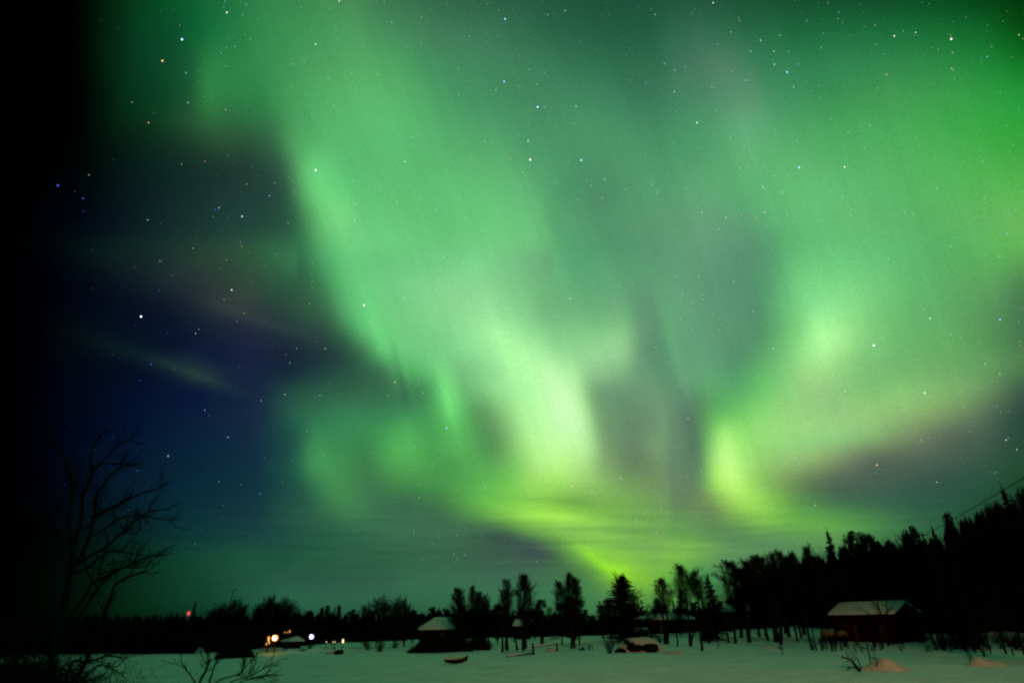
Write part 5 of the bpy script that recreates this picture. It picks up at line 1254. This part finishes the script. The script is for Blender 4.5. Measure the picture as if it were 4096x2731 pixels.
# arching bush in the right foreground
def arch(name, label, px, base, D, strands, rng, cat='shrub', r=.02, tw_n=.5):
    """shrub drawn strand by strand, each a list of chart points, standing D metres away with depth of its own"""
    g = P(px, base, D)
    o = thing(name, label, cat, (g.x, g.y, terrain(g.x, g.y)), 0)
    org = Vector(o.location)
    m, tw = MB(), MB()
    for (w0, w1, pts) in strands:
        dd = rng.uniform(-.10, .10) * D * .6
        P3 = []
        n = len(pts)
        for i, (x, y) in enumerate(pts):
            P3.append(P(x, y, D + dd * (i / max(1, n - 1)) + rng.uniform(-.01, .01) * D) - org)
        # smooth the strand
        Q, Rr = [], []
        for i in range(n - 1):
            for k in range(4):
                t = k / 4
                p0, p1, p2, p3 = P3[max(0, i - 1)], P3[i], P3[i + 1], P3[min(n - 1, i + 2)]
                Q.append(.5 * ((2 * p1) + (p2 - p0) * t + (2 * p0 - 5 * p1 + 4 * p2 - p3) * t * t + (3 * p1 - p0 - 3 * p2 + p3) * t**3))
                Rr.append((w0 + (w1 - w0) * ((i + t) / (n - 1))) * pxm(D) * .5)
        Q.append(P3[-1]); Rr.append(w1 * pxm(D) * .5)
        m.tube(Q, Rr, 7)
        # side twigs
        for j in range(int(len(Q) * tw_n)):
            k = rng.randrange(len(Q) // 3, len(Q))
            dirn = (Q[min(len(Q) - 1, k + 1)] - Q[max(0, k - 1)]).normalized()
            d = (dirn + rvec(rng) * .65 + Vector((0, 0, .15))).normalized()
            grow(tw, rng, Q[k], d, D * .018 * rng.uniform(.5, 1.3), max(Rr[k] * .45, r * .25), 1, .05, .45, 1, r * .22)
    return o, m, tw, org

rg = random.Random(31)
def cv(k, ox, oy, pts): return [(ox + x / k, oy + y / k) for x, y in pts]
st = [(9, 4, cv(2.698, 3100, 2150, [(915, 1435), (860, 1360), (800, 1310), (720, 1285)])), (6, 3, cv(2.698, 3100, 2150, [(915, 1435), (860, 1400), (800, 1405), (755, 1440)])),
      (5, 2, cv(2.698, 3100, 2150, [(925, 1430), (915, 1360), (880, 1300)])), (5, 2, cv(2.698, 3100, 2150, [(905, 1430), (840, 1360), (860, 1310)])),
      (4, 2, cv(2.698, 3100, 2150, [(1030, 1350), (1015, 1260), (995, 1200), (940, 1190)])), (4, 2, cv(2.698, 3100, 2150, [(1095, 1385), (1100, 1330), (1075, 1300), (1035, 1290)])),
      (4, 2, cv(2.698, 3100, 2150, [(995, 1200), (1010, 1150)]))]
g0 = G(3437, 2684)
o, m, tw, _ = arch('arching_bush', 'dark arching bush bent by snow beside the large orange drift', 3437, 2684, math.hypot(g0.x, g0.y), st, rg)
m.build('stem', M['bark'], o); tw.build('crown', M['twig'], o)

# ------------------------------------------------------------------ near tree at the left edge
K, OX, OY = 1.5213, 0, 1700
near = [
 (34, 22, [(60, 1900), (250, 1600), (340, 1300), (380, 1130), (410, 980), (430, 880), (440, 740)]),
 (20, 12, [(440, 740), (425, 640), (418, 560), (440, 400), (425, 300), (385, 200), (350, 140), (300, 110)]),
 (20, 10, [(440, 760), (470, 660), (495, 560), (500, 440), (530, 380), (560, 280), (550, 190), (580, 110), (600, 70)]),
 (18, 10, [(450, 860), (510, 760), (550, 650), (575, 530), (580, 440), (620, 380), (670, 310), (740, 255), (815, 240)]),
 (10, 6, [(565, 270), (620, 225), (690, 150), (740, 105), (800, 95)]), (7, 4, [(740, 120), (745, 90)]), (7, 4, [(730, 260), (735, 215)]),
 (9, 5, [(590, 250), (650, 232), (720, 240), (800, 238)]),
 (14, 6, [(550, 560), (640, 520), (730, 480), (790, 440), (880, 410), (960, 385), (1020, 340)]),
 (12, 6, [(480, 650), (560, 600), (620, 540), (700, 500), (760, 470)]),
 (16, 7, [(450, 860), (540, 800), (640, 745), (700, 690), (755, 645), (800, 600), (860, 560), (910, 525), (1035, 510)]),
 (9, 5, [(690, 575), (760, 560), (830, 540), (900, 560), (1050, 578)]), (7, 4, [(910, 525), (912, 470)]), (7, 4, [(755, 645), (720, 580), (690, 545)]),
 (8, 5, [(755, 650), (800, 660), (850, 640), (855, 590)]), (7, 4, [(800, 440), (790, 410)]), (8, 4, [(640, 520), (600, 500), (590, 440)]),
 (9, 5, [(560, 680), (620, 640), (690, 590), (700, 570)]), (8, 4, [(830, 500), (835, 530), (780, 620)]),
 (14, 6, [(450, 900), (530, 870), (600, 810), (660, 770), (740, 770), (810, 785)]), (8, 4, [(740, 770), (790, 710), (840, 720)]),
 (8, 4, [(660, 740), (650, 670), (640, 650)]), (9, 5, [(600, 900), (620, 830), (650, 770)]),
 (18, 8, [(360, 1280), (450, 1130), (520, 1040), (560, 960), (620, 930), (720, 880), (790, 850), (870, 810), (940, 795)]),
 (9, 5, [(600, 910), (660, 890), (760, 865), (830, 865), (890, 855), (920, 820)]),
 (18, 8, [(330, 1400), (430, 1240), (520, 1110), (580, 1010), (640, 950), (680, 910)]),
 (8, 4, [(780, 860), (820, 820), (835, 785)]), (8, 4, [(650, 850), (720, 830), (800, 820)]),
 (20, 7, [(450, 1560), (540, 1400), (600, 1230), (640, 1130), (680, 1030), (700, 970), (770, 930), (830, 905), (890, 890)]),
 (12, 6, [(430, 720), (370, 680), (330, 600), (300, 500), (250, 430), (240, 330)]), (8, 4, [(350, 580), (360, 500), (380, 460)]),
 (10, 5, [(415, 700), (360, 680), (290, 640), (230, 560)]), (8, 4, [(440, 380), (470, 310), (480, 260)]), (8, 4, [(500, 440), (470, 390), (460, 340)]),
 (10, 5, [(420, 880), (395, 830), (380, 770)]), (8, 4, [(420, 880), (340, 870), (260, 840)]),
 (16, 7, [(300, 1700), (390, 1560), (440, 1440), (520, 1440), (600, 1420), (660, 1400), (740, 1415)]),
 (10, 5, [(520, 1530), (600, 1460), (700, 1470), (760, 1420)]), (12, 6, [(420, 1620), (520, 1560), (600, 1530)]), (9, 5, [(510, 760), (520, 860), (560, 940), (600, 1000)]),
]
rg = random.Random(17)
Dn = 9.0
st = [(a * .74, b * .72, cv(K, OX, OY, p)) for a, b, p in near]
o, m, tw, org = arch('bare_tree', 'nearest leafless tree with many forking limbs at the dark left edge', 120, 2900, Dn, st, rg, 'tree', .012, .55)
m.build('trunk', M['bark'], o); tw.build('crown', M['twig'], o)
# near bush at the bottom left
K2, OX2, OY2 = 3.36, 700, 2280
nb = [(24, 12, [(250, 1900), (330, 1515), (390, 1380), (450, 1260), (440, 1150), (430, 1060)]), (20, 9, [(430, 1850), (460, 1515), (500, 1370), (540, 1260), (570, 1160), (560, 1060)]),
      (12, 5, [(545, 1260), (600, 1220), (660, 1170)]), (16, 7, [(300, 1600), (250, 1470), (190, 1390), (110, 1290)]), (9, 5, [(450, 1270), (400, 1230), (330, 1090)]),
      (14, 6, [(400, 1700), (560, 1500), (700, 1440), (840, 1400), (900, 1350), (920, 1250), (905, 1150)]), (9, 4, [(900, 1360), (960, 1280), (1000, 1230), (1030, 1190)]), (8, 4, [(930, 1300), (960, 1180)]),
      (14, 6, [(560, 1750), (740, 1515), (860, 1460), (980, 1430), (1100, 1370), (1200, 1310), (1320, 1240)]), (9, 4, [(1190, 1320), (1250, 1290)]),
      (12, 5, [(700, 1700), (830, 1540), (950, 1470), (1080, 1430), (1200, 1415), (1350, 1410)]), (8, 4, [(1080, 1430), (1180, 1440), (1260, 1400)]),
      (9, 4, [(960, 1440), (1000, 1380), (1040, 1340)]), (9, 4, [(480, 1330), (440, 1350), (380, 1400)]), (9, 4, [(560, 1230), (600, 1130), (640, 1060)])]
st = [(a * .40, b * .36, cv(K2, OX2, OY2, p)) for a, b, p in nb]
o, m, tw, org = arch('leafless_bush', 'leafless bush reaching into view at the bottom, right of the near tree', 800, 2900, 8.0, st, random.Random(23), 'shrub', .012)
m.build('stem', M['bark'], o); tw.build('crown', M['twig'], o)

# ------------------------------------------------------------------ overhead cable
a, c = P(3690, 2140, 99), P(4460, 1690, 26)
pts = []
for i in range(25):
    t = i / 24
    q = a.lerp(c, t); q.z -= .5 * 4 * t * (1 - t) * .25
    pts.append(q)
m = MB(); m.tube(pts, [.028] * 25, 5)
tag(m.build('power_cable', M['metal']), 'black overhead cable sloping down into the trees at the right', 'cable')
for (p_, lb) in ((a, 'utility pole hidden in the wood at the lower end of the cable'),):
    z = terrain(p_.x, p_.y)
    m = MB(); m.tube([Vector((p_.x, p_.y, z - .5)), p_ + Vector((0, 0, .3))], [.14, .1], 8); m.tube([p_ + Vector((-.7, 0, 0)), p_ + Vector((.7, 0, 0))], [.05, .05], 4)
    tag(m.build('utility_pole', M['bark']), lb, 'pole')
